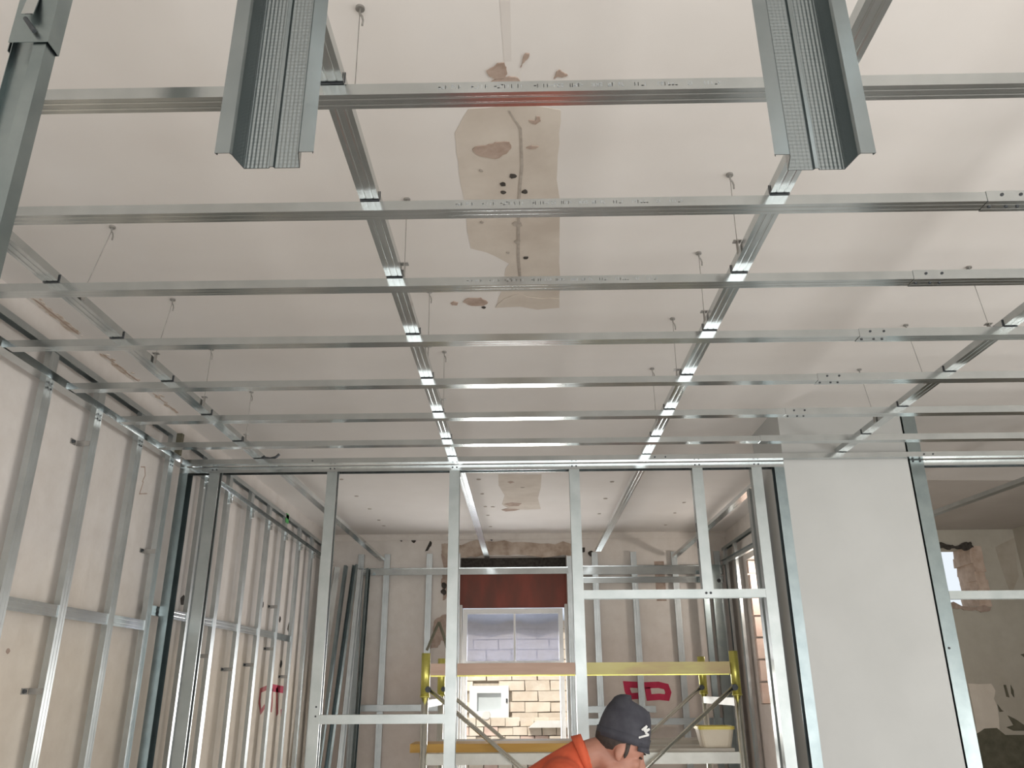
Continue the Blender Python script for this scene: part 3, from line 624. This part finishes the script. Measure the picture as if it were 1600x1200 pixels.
for k, y in enumerate(BY):   # small bright rail cleats
    bm = bmesh.new(); hh = 1.238 - 0.0148 * (y - 4.62) - 0.02
    hbox(bm, FX + 0.001, FX + 0.02, y - 0.008, y + 0.008, hh - 0.035, hh - 0.002); tag(build('rail_cleat', bm, 'galv'), f'small cleat holding the back room edge rail to the {ORD[k]} stud', 'cleat', 'back room rail cleats')
bm = bmesh.new(); hbox(bm, FX - 0.002, FX + 0.004, 6.585, 6.66, 1.30, 1.375); tag(build('green_tape', bm, 'green'), 'scrap of green tape on a back room left stud', 'tape')

# ------------------------------------------------------------------ partition between the rooms
PY = 4.45
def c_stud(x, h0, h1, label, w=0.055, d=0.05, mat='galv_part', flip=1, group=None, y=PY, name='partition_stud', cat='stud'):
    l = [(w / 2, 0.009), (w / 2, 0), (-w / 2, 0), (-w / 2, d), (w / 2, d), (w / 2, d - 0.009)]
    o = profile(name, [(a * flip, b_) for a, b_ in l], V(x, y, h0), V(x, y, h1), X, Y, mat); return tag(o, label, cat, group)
tt = tk('top_track', u_line(0.056, 0.036), V(-1.98, PY + 0.024, HG + 0.001), V(1.478, PY + 0.024, HG + 0.001), Y, -Z, 'top track of the open partition framing between the rooms')
tk('top_track', u_line(0.056, 0.036), V(2.27, PY + 0.024, HG + 0.001), V(5.09, PY + 0.024, HG + 0.001), Y, -Z, 'top track of the partition right of the white pillar')
studs = [(-1.777, FLR, 1.196, 'partition stud nearest the left stud wall'), (-1.098, FLR, 1.196, 'partition stud with a sill rail at its right, left of the window'), (-0.396, FLR, 1.196, 'partition stud standing just left of the far window'),
         (0.287, FLR, 1.196, 'partition stud standing just right of the far window'), (0.987, 0.492, 1.196, 'short partition stud hanging from the track down to the header'), (1.323, FLR, 1.196, 'partition stud at the right end of the door header')]
for x, h0, h1, lab in studs:
    s = c_stud(x, h0, h1, lab)
    for dx in (-0.012, 0.012): screw(s, V(x + dx, PY - 0.005, 1.183), (0, -1, 0))
    if x in (-1.098, 0.987):
        sl = s
        for hh in (1.08, 1.01) if x < 0 else (0.83, 0.74):
            bm = bmesh.new(); xx = x + (0.028 if x < 0 else -0.0285)
            hbox(bm, xx - 0.0006, xx + 0.0006, PY + 0.015, PY + 0.035, hh - 0.025, hh + 0.025); build('service_hole', bm, 'dark', s)
hd = tag(profile('door_header', u_line(0.05, 0.045), V(0.316, PY + 0.025, 0.492), V(1.294, PY + 0.025, 0.492), Y, -Z, 'galv_part'), 'horizontal door header between two partition studs', 'header')
for dx in (-0.012, 0.012): screw(hd, V(0.987 + dx, PY - 0.003, 0.472), (0, -1, 0), 0.007)
sr = tag(profile('sill_rail', u_line(0.05, 0.044), V(-1.07, PY + 0.025, -0.124), V(-0.425, PY + 0.025, -0.124), Y, -Z, 'galv_part'), 'horizontal sill rail between two partition studs left of the window', 'rail')
for hh in (-0.085, -0.13): screw(sr, V(-1.09, PY - 0.003, hh), (0, -1, 0))
# end tracks
tk('end_track', u_line(0.075, 0.05), V(-1.98, 4.485, FLR), V(-1.98, 4.485, 1.19), Y, X, 'dark upright end track where partition meets left stud wall', 'galv_teal')
tk('end_track', u_line(0.055, 0.055), V(1.479, PY + 0.024, FLR), V(1.479, PY + 0.024, 1.196), Y, -X, 'blue grey upright end track on the left edge of the white pillar', 'galv_teal')
s = c_stud(2.232, FLR, CEIL, 'blue grey upright stud on the right edge of the white pillar', 0.075, 0.05, 'galv_teal', -1, y=PY - 0.003)
for dx in (-0.02, 0.02): screw(s, V(2.232 + dx, PY - 0.006, 1.19), (0, -1, 0), 0.006)
screw(s, V(2.215, PY - 0.006, 0.18), (0, -1, 0), 0.006)
tag(profile('door_header', u_line(0.05, 0.042), V(2.272, PY + 0.025, 0.472), V(3.22, PY + 0.025, 0.472), Y, -Z, 'galv_part'), 'horizontal header right of the white pillar', 'header')
c_stud(3.25, FLR, 1.196, 'partition stud at the far end of the right header')
# extra uprights tucked behind the corner
for x, y, lab in ((-1.86, 4.62, 'loose stud standing behind the corner end track'),):
    c_stud(x, FLR, 1.15, lab, 0.05, 0.04, 'galv_wall', y=y, name='loose_stud')
bm = bmesh.new(); hbox(bm, -1.96, -1.93, 4.30, 4.33, 1.235, 1.36); tag(build('timber_block', bm, 'mould'), 'small dark block wedged above the rail in the corner', 'block')
# uprights along the pillar's left face
for x, y, lab in ((1.452, 4.86, 'upright stud on the left face of the white pillar'), (1.452, 5.06, 'bright upright stud behind the white pillar'), (1.50, 5.20, 'upright stud standing behind the bright stud by the pillar'), (1.56, 5.36, 'rearmost upright stud behind the white pillar')):
    o = profile('pillar_stud', cd_line(0.058, 0.027, 0.007), V(x - 0.02, y, FLR), V(x - 0.02, y, 1.18), Y, X, 'galv_part'); tag(o, lab, 'stud')

# ------------------------------------------------------------------ far stud wall and right stud wall of the back room
QY = 8.385
def far_stud(x, h1=1.31, h0=FLR, label='galvanised stud standing before the far wall', group='far wall studs', mat='galv_wall'):
    return tag(profile('wall_stud', cd_line(0.06, 0.027, 0.007), V(x, QY, h0), V(x, QY, h1), X, Y, mat), label, 'stud', group)
for x, l_ in ((-1.70, 'far wall stud beside the leaning profiles'), (-1.43, 'far wall stud meeting the first back room runner'), (-0.99, 'far wall stud between the first back runner and window'), (0.72, 'far wall stud below the free ended back runner'), (1.12, 'far wall stud crossing the red lettering'), (1.54, 'far wall stud right of the red lettering'), (1.98, 'far wall stud in the corner by the dividing wall')): far_stud(x, label=l_)
far_stud(-0.70, label='far wall stud on the left jamb of the window', group=None); far_stud(0.46, 1.27, label='far wall stud on the right jamb of the window', group=None)
tk('cross_rail', u_line(0.07, 0.03), V(-1.76, QY - 0.004, 1.125), V(0.44, QY - 0.004, 1.125), Z, -Y, 'upper cross rail on the far studs passing over the window')
tk('cross_rail', u_line(0.09, 0.028), V(0.50, QY - 0.004, 1.125), V(2.02, QY - 0.004, 1.118), Z, -Y, 'upper cross rail on the far studs right of the window')
tk('cross_rail', u_line(0.06, 0.026), V(0.50, QY - 0.004, 1.025), V(2.02, QY - 0.004, 1.02), Z, -Y, 'second cross rail just under the upper one, right of the window')
tk('cross_rail', u_line(0.06, 0.026), V(-1.70, QY - 0.004, -0.175), V(-0.72, QY - 0.004, -0.175), Z, -Y, 'low cross rail on the far studs left of the window', 'galv_wall')
tk('cross_rail', u_line(0.06, 0.026), V(0.50, QY - 0.004, -0.20), V(1.25, QY - 0.004, -0.20), Z, -Y, 'low cross rail on the far studs beside the red lettering', 'galv_wall')
tk('cross_rail', u_line(0.06, 0.026), V(0.50, QY - 0.004, -0.31), V(2.02, QY - 0.004, -0.31), Z, -Y, 'lowest cross rail on the far studs right of the window', 'galv_wall')
for y in (6.86, 7.88, 8.28):
    wall_stud(y, 1.33, {6.86: 'dividing wall stud on the near side of the brick jamb opening', 7.88: 'dividing wall stud just beyond the brick jamb', 8.28: 'dividing wall stud in the far corner'}[y], 'dividing wall studs', 2.03, 0.06, 'galv_wall', -1)
tk('top_track', u_line(0.034, 0.03), V(2.045, 6.8, 1.335), V(2.045, 8.36, 1.335), X, -Z, 'top track of the studs on the dividing wall', 'galv_teal')
tk('edge_rail', u_line(0.05, 0.03), V(2.028, 6.8, 1.15), V(2.028, 8.36, 1.18), Z, -X, 'edge rail on the studs of the dividing wall', 'galv_wall')
o = c_stud(1.93, FLR, 1.16, 'wide blue grey stud with two round holes in the far right corner', 0.09, 0.05, 'galv_teal', y=8.30, name='wall_stud')
for hh in (1.0, 0.90):
    bm = bmesh.new(); cyl(bm, V(1.955, 8.30, hh), V(1.955, 8.296, hh), 0.02, n=12); build('round_hole', bm, 'dark', o)
c_stud(1.80, FLR, 1.13, 'blue grey stud leaning by the far right corner', 0.05, 0.05, 'galv_teal', y=8.22, name='wall_stud')

# lamp in the opening of the dividing wall
lp = empty('hanging_bulb', V(2.2, 7.45, 1.0)); tag(lp, 'lit round bulb hanging in the opening of the dividing wall', 'lamp')
bm = bmesh.new(); bmesh.ops.create_uvsphere(bm, u_segments=14, v_segments=10, radius=0.032, matrix=Matrix.Translation(V(2.2, 7.45, 1.01))); build('bulb', bm, 'bulb', lp, True)
bm = bmesh.new(); cyl(bm, V(2.2, 7.45, 1.04), V(2.2, 7.45, 1.075), 0.022, 0.018, 12); build('socket', bm, 'pvc', lp)
bm = bmesh.new(); cyl(bm, V(2.2, 7.45, 1.075), V(2.2, 7.45, 1.12), 0.004, n=6); build('cord', bm, 'dark', lp)
pl = lamp('bulb_light', 'POINT', V(2.2, 7.36, 0.93), (0, 0, 0), 15, (1, 0.92, 0.84), shadow_soft_size=0.04)

# long profiles leaning in the far left corner
lean = [((-1.93, 7.45), (-1.84, 7.95), 'galv'), ((-1.84, 7.52), (-1.76, 8.02), 'galv_teal'), ((-1.80, 7.64), (-1.69, 8.10), 'galv_teal'), ((-1.69, 7.72), (-1.655, 8.14), 'galv_wall'), ((-1.60, 7.95), (-1.60, 8.22), 'galv_teal')]
for k, (a, b_, mt) in enumerate(lean):
    p0, p1 = V(a[0], a[1], FLR), V(b_[0], b_[1], 1.12 + 0.02 * (k % 3)); d = (p1 - p0).normalized(); u = (Vector((math.cos(0.5 + k), math.sin(0.5 + k), 0))); u = (u - d * d.dot(u)).normalized()
    tag(profile('leaning_profile', cd_line(0.055, 0.027, 0.007), p0, p1, u, d.cross(u), mt), f'{ORD[k]} long steel profile leaning in the far corner, counting from the left wall', 'profile', 'profiles leaning in the corner')

# ------------------------------------------------------------------ hanging furring channels and the near stud
def hat(xc, yn, h0, label, yaw=0.0):
    line = [(-0.0505, 0.0035), (-0.052, 0.0), (-0.0365, 0.0), (-0.0345, 0.003), (-0.0295, 0.027), (-0.0035, 0.027), (-0.002, 0.0245), (0.002, 0.0245), (0.0035, 0.027), (0.0295, 0.027), (0.0345, 0.003), (0.0365, 0.0), (0.052, 0.0), (0.0505, 0.0035)]
    bm = bmesh.new(); c, s = math.cos(yaw), math.sin(yaw)
    sweep(bm, sheet(line, 0.0009), V(xc, yn, h0), V(xc, yn, CEIL), Vector((c, s, 0)), Vector((-s, c, 0)))
    bm.faces.ensure_lookup_table(); bmesh.ops.recalc_face_normals(bm, faces=bm.faces)
    for f in bm.faces:
        f.normal_update()
        f.material_index = 1 if abs(f.normal.y) > 0.97 and f.calc_center_median().y > yn + 0.02 and f.calc_area() > 0.01 else 0
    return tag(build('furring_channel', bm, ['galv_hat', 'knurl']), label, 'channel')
hat(-0.267, 0.69, 0.524, 'hat shaped furring channel hanging nearest the tall near stud')
hat(0.3135, 0.69, 0.511, 'hat shaped furring channel hanging in front of the third runner')
NS = empty('near_stud', V(-0.87, 1.1, FLR)); tag(NS, 'tall near stud with a sleeved splice at its top', 'stud')
NX, NYY = -0.839, 1.1
profile('upright', [(NX - 0.023, 0.006), (NX - 0.023, 0.0), (NX, 0.0), (NX, 0.03), (NX - 0.076, 0.03), (NX - 0.076, 0.018)], V(0, NYY, FLR), V(0, NYY, CEIL), X, Y, 'galv_teal', NS)
slv = profile('splice_sleeve', [(NX - 0.066, 0.0), (NX + 0.005, 0.0), (NX + 0.005, 0.036), (NX - 0.080, 0.036), (NX - 0.080, 0.02)], V(0, NYY - 0.004, 1.076), V(0, NYY - 0.004, 1.40), X, Y, 'galv_teal', NS)
bm = bmesh.new(); slab(bm, [V(NX - 0.050, NYY - 0.006, 1.19), V(NX - 0.028, NYY - 0.006, 1.19), V(NX - 0.022, NYY - 0.020, 1.125), V(NX - 0.044, NYY - 0.020, 1.125)], Y, 0.002); build('bent_tab', bm, 'galv', slv)
bm = bmesh.new(); cyl(bm, V(NX - 0.040, NYY - 0.012, 1.122), V(NX - 0.018, NYY - 0.012, 1.092), 0.004, n=8); build('screw', bm, 'dark', slv)

# ------------------------------------------------------------------ scaffold
sc = empty('scaffold', V(0.32, 5.55, FLR)); tag(sc, 'tube scaffold with yellow post tops, boards and crossed braces', 'scaffold')
for sx, lab in ((-0.605, 'l'), (1.245, 'r')):
    for sy in (5.1, 6.05):
        bm = bmesh.new(); cyl(bm, V(sx, sy, FLR), V(sx, sy, -0.02), 0.021, n=12); p = build('post', bm, 'pipe', sc, True)
        bm = bmesh.new(); cyl(bm, V(sx, sy, -0.045), V(sx, sy, 0.20), 0.027, n=12); cyl(bm, V(sx, sy, -0.05), V(sx, sy, -0.04), 0.030, n=12); build('sleeve', bm, 'yellow', p, True)
    for hh in (-0.085, -0.55, -1.05):
        bm = bmesh.new(); hbox(bm, sx - 0.012, sx + 0.012, 5.12, 6.03, hh - 0.022, hh + 0.022); build('rung', bm, 'beam', sc)
for sy in (5.1, 6.05):
    for a, b_ in ((-0.585, 1.225), (1.225, -0.585)):
        o_ = 0.012 if a < 0 else -0.012
        bm = bmesh.new(); cyl(bm, V(a, sy - 0.024 + o_, -0.0), V(b_, sy - 0.024 + o_, -1.42), 0.013, n=8); br_ = build('brace', bm, 'pipe', sc, True)
        bm = bmesh.new(); cyl(bm, V(a, sy - 0.04 + o_, -0.005), V(a, sy - 0.0 + o_, -0.005), 0.018, n=8); build('brace_pin', bm, 'dark', br_)
bm = bmesh.new(); hbox(bm, -0.575, 0.30, 5.085, 5.11, 0.074, 0.140); build('guard_board', bm, 'pboard', sc)
bm = bmesh.new(); hbox(bm, 0.30, 1.215, 5.085, 5.11, 0.072, 0.140); build('guard_board', bm, 'yboard', sc)
bm = bmesh.new(); hbox(bm, -0.575, 1.215, 5.112, 5.125, 0.066, 0.082); build('guard_rail', bm, 'yellow', sc)
bm = bmesh.new(); hbox(bm, -0.575, 1.215, 6.04, 6.06, 0.09, 0.135); build('guard_board', bm, 'yboard', sc)
bm = bmesh.new(); hbox(bm, -0.60, 1.24, 5.10, 5.14, -0.415, -0.355); build('ledger', bm, 'beam', sc)
bm = bmesh.new(); hbox(bm, -0.60, 1.24, 6.0, 6.04, -0.415, -0.355); build('ledger', bm, 'beam', sc)
bm = bmesh.new(); hbox(bm, -0.69, 0.44, 5.145, 5.40, -0.352, -0.305); tag(build('scaffold_plank', bm, 'orange'), 'orange brown plank lying on the scaffold, left end overhanging', 'plank')
bm = bmesh.new(); hbox(bm, 0.46, 1.21, 5.145, 5.42, -0.3545, -0.337); tag(build('scaffold_plank', bm, 'greyplank'), 'grey plank lying on the scaffold under the tub', 'plank')
bm = bmesh.new(); hbox(bm, -0.58, 1.20, 5.72, 5.985, -0.352, -0.325); tag(build('scaffold_plank', bm, 'greyplank'), 'grey plank along the rear of the scaffold', 'plank')
# tub on the plank
tb = empty('plastic_tub', V(1.13, 5.285, -0.337)); tag(tb, 'cream plastic tub with yellow rim standing on the scaffold plank', 'tub')
bm = bmesh.new(); rings = []
def rr(w, d, r, h):
    out = []
    for cx_, cy_, a0 in ((1, 1, 0), (-1, 1, 90), (-1, -1, 180), (1, -1, 270)):
        for k in range(4):
            a = math.radians(a0 + 30 * k); out.append(bm.verts.new(V(1.13 + cx_ * (w - r) + r * math.cos(a), 5.285 + cy_ * (d - r) + r * math.sin(a), h)))
    return out
prof = [(0.085, 0.07, -0.337), (0.105, 0.085, -0.235), (0.098, 0.078, -0.235), (0.08, 0.066, -0.327)]
for w, d, h in prof: rings.append(rr(w, d, 0.03, h))
for A, B in zip(rings, rings[1:]):
    for i in range(16): bm.faces.new((A[i], A[(i + 1) % 16], B[(i + 1) % 16], B[i]))
bm.faces.new(rings[0]); bm.faces.new(rings[-1])
build('body', bm, 'tub', tb)
bm = bmesh.new(); a = rr(0.110, 0.090, 0.03, -0.239); b2_ = rr(0.110, 0.090, 0.03, -0.222); c = rr(0.096, 0.076, 0.03, -0.222); d = rr(0.096, 0.076, 0.03, -0.239)
for A, B in ((a, b2_), (b2_, c), (c, d), (d, a)):
    for i in range(16): bm.faces.new((A[i], A[(i + 1) % 16], B[(i + 1) % 16], B[i]))
build('rim', bm, 'tubrim', tb)
# yellow cord tied to the scaffold post
bm = bmesh.new(); pts = [V(-0.60, 5.08, 0.215), V(-0.565, 5.08, 0.30), V(-0.53, 5.08, 0.38), V(-0.50, 5.08, 0.30), V(-0.47, 5.10, 0.20)]
for a, b_ in zip(pts, pts[1:]): cyl(bm, a, b_, 0.009, n=6)
tag(build('tie_cord', bm, 'mould'), 'dark tie looped over the left scaffold post', 'cord')

# ------------------------------------------------------------------ the worker
PYM = 3.5
def P(x, s, h): return V(x, PYM + s, h)
def PT(x, s, h): return V(x, PYM + s, h + 0.062 * min(1, max(0, (x - 0.0) / 0.2)) * (1 if h > -0.6 else 0))
def caps(bm, pts, n=14):
    """chain of tapered capsules: (point, radius)"""
    for (a, ra), (b_, rb) in zip(pts, pts[1:]):
        cyl(bm, a, b_, ra, rb, n)
    for a, ra in pts: bmesh.ops.create_icosphere(bm, subdivisions=2, radius=ra, matrix=Matrix.Translation(a))
def ell(bm, c, f, u, s, rf, ru, rs, sub=3):
    mt = Matrix(((f.x * rf, u.x * ru, s.x * rs, c.x), (f.y * rf, u.y * ru, s.y * rs, c.y), (f.z * rf, u.z * ru, s.z * rs, c.z), (0, 0, 0, 1)))
    bmesh.ops.create_icosphere(bm, subdivisions=sub, radius=1, matrix=mt)
def remesh(name, bm, vox, mat, parent, smooth_it=3):
    me = bpy.data.meshes.new('tmp'); bm.to_mesh(me); bm.free(); t_ = bpy.data.objects.new('tmp', me); COL.objects.link(t_)
    md = t_.modifiers.new('r', 'REMESH'); md.mode = 'VOXEL'; md.voxel_size = vox
    ms = t_.modifiers.new('s', 'SMOOTH'); ms.iterations = smooth_it; ms.factor = 0.5
    dg = bpy.context.evaluated_depsgraph_get(); dg.update()
    m2 = bpy.data.meshes.new_from_object(t_.evaluated_get(dg)); bpy.data.objects.remove(t_)
    b2 = bmesh.new(); b2.from_mesh(m2); bpy.data.meshes.remove(m2)
    return build(name, b2, mat, parent, True)
man = empty('person', V(-0.28, PYM, FLR)); tag(man, 'person in orange red top and charcoal cap bending forward before the scaffold', 'person')
pit = math.radians(22); HF = Vector((math.cos(pit), 0, -math.sin(pit))); HU = Vector((math.sin(pit), 0, math.cos(pit))); HS = Vector((0, 1, 0))
HC = P(0.372, 0, -0.232)
def hp(f, u, s): return HC + HF * f + HU * u + HS * s
bm = bmesh.new()
ell(bm, hp(-0.01, 0.03, 0), HF, HU, HS, 0.098, 0.095, 0.076)             # skull
ell(bm, hp(0.03, -0.045, 0), HF, HU, HS, 0.062, 0.075, 0.058)            # face
ell(bm, hp(0.055, -0.10, 0), HF, HU, HS, 0.030, 0.022, 0.030)            # chin
for s in (-1, 1):
    ell(bm, hp(0.0, -0.075, s * 0.045), HF, HU, HS, 0.045, 0.03, 0.016)  # jaw
    ell(bm, hp(0.055, -0.03, s * 0.036), HF, HU, HS, 0.028, 0.024, 0.022)# cheek
    ell(bm, hp(-0.012, -0.012, s * 0.077), HF, HU, HS, 0.019, 0.031, 0.009); ell(bm, hp(-0.008, -0.035, s * 0.076), HF, HU, HS, 0.011, 0.012, 0.007)  # ears
ell(bm, hp(0.078, 0.018, 0), HF, HU, HS, 0.014, 0.010, 0.045)            # brow
caps(bm, [(hp(0.083, 0.008, 0), 0.008), (hp(0.104, -0.03, 0), 0.012), (hp(0.088, -0.036, 0), 0.012)], 8)  # nose
for s in (-1, 1): ell(bm, hp(0.093, -0.035, s * 0.011), HF, HU, HS, 0.010, 0.008, 0.008, 2)
ell(bm, hp(0.083, -0.062, 0), HF, HU, HS, 0.011, 0.006, 0.022, 2); ell(bm, hp(0.081, -0.075, 0), HF, HU, HS, 0.011, 0.006, 0.019, 2)  # lips
caps(bm, [(hp(-0.03, -0.05, 0), 0.056), (PT(0.28, 0, -0.30), 0.055), (PT(0.20, 0, -0.33), 0.062)])           # neck
caps(bm, [(PT(0.18, 0, -0.36), 0.07), (PT(0.05, 0, -0.45), 0.115), (PT(-0.12, 0, -0.58), 0.11), (PT(-0.28, 0, -0.69), 0.12)])
for s in (-1, 1):
    caps(bm, [(PT(0.13, s * 0.10, -0.38), 0.075), (PT(0.12, s * 0.175, -0.41), 0.062), (PT(0.17, s * 0.215, -0.68), 0.043), (PT(0.36, s * 0.17, -0.84), 0.031), (PT(0.40, s * 0.165, -0.87), 0.027)])
    caps(bm, [(P(-0.28, s * 0.08, -0.70), 0.11), (P(-0.29, s * 0.10, -0.80), 0.088), (P(-0.22, s * 0.12, -1.14), 0.056), (P(-0.27, s * 0.12, -1.28), 0.054), (P(-0.31, s * 0.12, -1.53), 0.038), (P(-0.18, s * 0.13, -1.565), 0.03)])
    # hand: palm, four fingers of different length, thumb from the side
    w0 = P(0.41, s * 0.165, -0.878); fd = Vector((0.75, 0, -0.66)).normalized(); sd = Vector((0, s, 0)); nd_ = fd.cross(Vector((0, 1, 0))).normalized()
    ell(bm, w0 + fd * 0.045, fd, nd_, Vector((0, 1, 0)), 0.05, 0.014, 0.040, 2)
    for k, ln in enumerate((0.066, 0.078, 0.073, 0.056)):
        b0 = w0 + fd * 0.085 + Vector((0, 1, 0)) * (k - 1.5) * 0.0195 * -s
        d1 = (fd * 0.9 + Vector((0, 0, -0.45))).normalized(); d2 = (fd * 0.3 + Vector((-0.2, 0, -0.9))).normalized()
        caps(bm, [(b0 - fd * 0.015, 0.0092), (b0 + d1 * ln * 0.5, 0.0085), (b0 + d1 * ln * 0.5 + d2 * ln * 0.5, 0.0072)], 8)
    t0 = w0 + fd * 0.025 - sd * 0.032
    caps(bm, [(t0, 0.012), (t0 + fd * 0.03 - sd * 0.022, 0.0105), (t0 + fd * 0.058 - sd * 0.022 + Vector((0, 0, -0.012)), 0.0085)], 8)
body = remesh('body', bm, 0.0062, 'skin', man, 4)
# shirt
bm = bmesh.new()
caps(bm, [(PT(0.205, 0, -0.325), 0.073), (PT(0.12, 0, -0.375), 0.10), (PT(0.02, 0, -0.44), 0.135), (PT(-0.12, 0, -0.56), 0.132), (PT(-0.25, 0, -0.67), 0.14)])
for s in (-1, 1):
    caps(bm, [(PT(0.0, s * 0.06, -0.45), 0.125), (PT(-0.14, s * 0.05, -0.58), 0.12), (PT(-0.26, s * 0.05, -0.68), 0.125)])
    caps(bm, [(PT(0.13, s * 0.06, -0.375), 0.088), (PT(0.13, s * 0.105, -0.382), 0.090), (PT(0.115, s * 0.17, -0.41), 0.080), (PT(0.16, s * 0.212, -0.66), 0.060), (PT(0.30, s * 0.185, -0.79), 0.050), (PT(0.345, s * 0.172, -0.827), 0.043)])
shirt = remesh('shirt', bm, 0.010, 'shirt', man, 6)
bm = bmesh.new()   # collar ring round the neck
ring = []; cd_ = (PT(0.28, 0, -0.30) - PT(0.19, 0, -0.335)).normalized(); cu_ = cd_.cross(HS).normalized(); NR = 24
for dd, r_ in ((0.0, 0.080), (0.030, 0.073), (0.030, 0.067), (0.0, 0.068)):
    ring.append([bm.verts.new(PT(0.205, 0, -0.318) + cd_ * dd * (1.0 + 0.35 * math.sin(6.283 * i / NR)) + (HS * math.cos(6.283 * i / NR) + cu_ * math.sin(6.283 * i / NR)) * r_) for i in range(NR)])
for k in range(4):
    A, B = ring[k], ring[(k + 1) % 4]
    for i in range(NR): bm.faces.new((A[i], A[(i + 1) % NR], B[(i + 1) % NR], B[i]))
build('collar', bm, 'shirt', shirt, True)
bm = bmesh.new()
caps(bm, [(P(-0.235, 0, -0.69), 0.125), (P(-0.30, 0, -0.74), 0.135)])
for s in (-1, 1): caps(bm, [(P(-0.28, s * 0.075, -0.71), 0.125), (P(-0.29, s * 0.10, -0.81), 0.104), (P(-0.22, s * 0.12, -1.14), 0.076), (P(-0.27, s * 0.12, -1.29), 0.072), (P(-0.31, s * 0.12, -1.49), 0.064)])
remesh('trousers', bm, 0.010, 'trouser', man, 5)
for s in (-1, 1):
    bm = bmesh.new(); caps(bm, [(P(-0.315, s * 0.12, -1.50), 0.052), (P(-0.32, s * 0.12, -1.55), 0.05), (P(-0.23, s * 0.125, -1.555), 0.045), (P(-0.15, s * 0.13, -1.562), 0.038)])
    for v in bm.verts:
        if v.co.z < CZ + FLR + 0.001: v.co.z = CZ + FLR + 0.001
    remesh('boot', bm, 0.008, 'shoe', man, 3)
# hair under the cap: back of the head, sideburns
bm = bmesh.new(); ell(bm, hp(-0.022, 0.032, 0), HF, HU, HS, 0.094, 0.081, 0.0780)
for s in (-1, 1): ell(bm, hp(0.014, 0.008, s * 0.0715), HF, HU, HS, 0.010, 0.036, 0.007, 2)
ell(bm, hp(-0.066, -0.018, 0), HF, HU, HS, 0.034, 0.040, 0.050, 2)
for v in list(bm.verts):
    q = v.co - HC; 
    if q.dot(HF) > 0.03 and q.dot(HU) < 0.03: v.co += HF * (0.02 - q.dot(HF)) * 0.6
remesh('hair', bm, 0.005, 'hair', man, 2)
for s in (-1, 1):
    bm = bmesh.new(); ell(bm, hp(0.079, 0.000, s * 0.031), HF, HU, HS, 0.008, 0.0045, 0.012, 2); build('eye', bm, 'eye', man, True)
    bm = bmesh.new(); ell(bm, hp(0.089, 0.019, s * 0.030), HF, HU, HS, 0.005, 0.0035, 0.018, 2); build('eyebrow', bm, 'hair', man, True)
# cap: boxy crown tilted with the head, short brim
cpit = math.radians(16); CF = Vector((math.cos(cpit), 0, -math.sin(cpit))); CU = Vector((math.sin(cpit), 0, math.cos(cpit)))
CC = P(0.382, 0, -0.190)
bm = bmesh.new(); N_ = 32; rings = []
for k in range(13):
    t = k / 12; ang = t * math.pi / 2
    rr_ = max(0.02, math.cos(ang)) ** 0.42; up_ = 0.150 * math.sin(ang) ** 0.85
    sh = -0.012 * t
    rg = []
    for i in range(N_):
        a = 6.283185 * i / N_; cf, cs = math.cos(a), math.sin(a)
        ff = math.copysign(abs(cf) ** 0.9, cf); w_ = 1 + 0.02 * math.sin(3 * a + 2 * t) * t
        back = 0.022 * max(0, -cf) * t
        rg.append(bm.verts.new(CC + CF * (0.107 * ff * rr_ * w_ + sh + back * 1.4) + HS * (0.086 * cs * rr_ * w_) + CU * (up_ * (1 + 0.10 * (-cf if t > 0.6 else 0) * t))))
    rings.append(rg)
for A, B in zip(rings, rings[1:]):
    for i in range(N_): bm.faces.new((A[i], A[(i + 1) % N_], B[(i + 1) % N_], B[i]))
bm.faces.new(rings[-1])
capo = build('cap', bm, 'cap', man, True); md = capo.modifiers.new('t', 'SOLIDIFY'); md.thickness = 0.004; md.offset = -1
bm = bmesh.new()   # band
ra, rb = [], []
for i in range(N_):
    a = 6.283185 * i / N_
    for lst, up_, k in ((ra, -0.012, 1.0), (rb, 0.022, 1.018)):
        lst.append(bm.verts.new(CC + CF * 0.108 * k * math.cos(a) + HS * 0.087 * k * math.sin(a) + CU * up_))
for i in range(N_): bm.faces.new((ra[i], ra[(i + 1) % N_], rb[(i + 1) % N_], rb[i]))
bo = build('band', bm, 'cap', capo, True); md = bo.modifiers.new('t', 'SOLIDIFY'); md.thickness = 0.004; md.offset = -1
bm = bmesh.new(); A, B = [], []   # brim
for i in range(13):
    a = -1.0 + 2.0 * i / 12
    A.append(bm.verts.new(CC + CF * 0.106 * math.cos(a) + HS * 0.085 * math.sin(a) + CU * -0.004))
    B.append(bm.verts.new(CC + CF * (0.106 * math.cos(a) + 0.010 * math.cos(a * 1.4)) + HS * 0.088 * math.sin(a) + CU * (-0.028)))
for i in range(12): bm.faces.new((A[i], A[i + 1], B[i + 1], B[i]))
bo = build('brim', bm, 'cap', capo, True); md = bo.modifiers.new('t', 'SOLIDIFY'); md.thickness = 0.004
# white embroidered zigzag on the near side of the cap
def on_cap(f, u): 
    s = -0.0885 * math.sqrt(max(0, 1 - (f / 0.109) ** 2)) - 0.0012
    return CC + CF * f + CU * u + HS * s
bm = bmesh.new()
zig = [(0.050, 0.020), (0.090, 0.040), (0.072, 0.044), (0.088, 0.062), (0.066, 0.048), (0.074, 0.070), (0.056, 0.050)]
for a, b_ in zip(zig, zig[1:]):
    pa, pb = on_cap(*a), on_cap(*b_); dv = (pb - pa).normalized(); sd = dv.cross(HS).normalized() * 0.0035
    slab(bm, [pa - sd, pb - sd, pb + sd, pa + sd], -HS, 0.002)
build('emblem', bm, 'logo', capo)
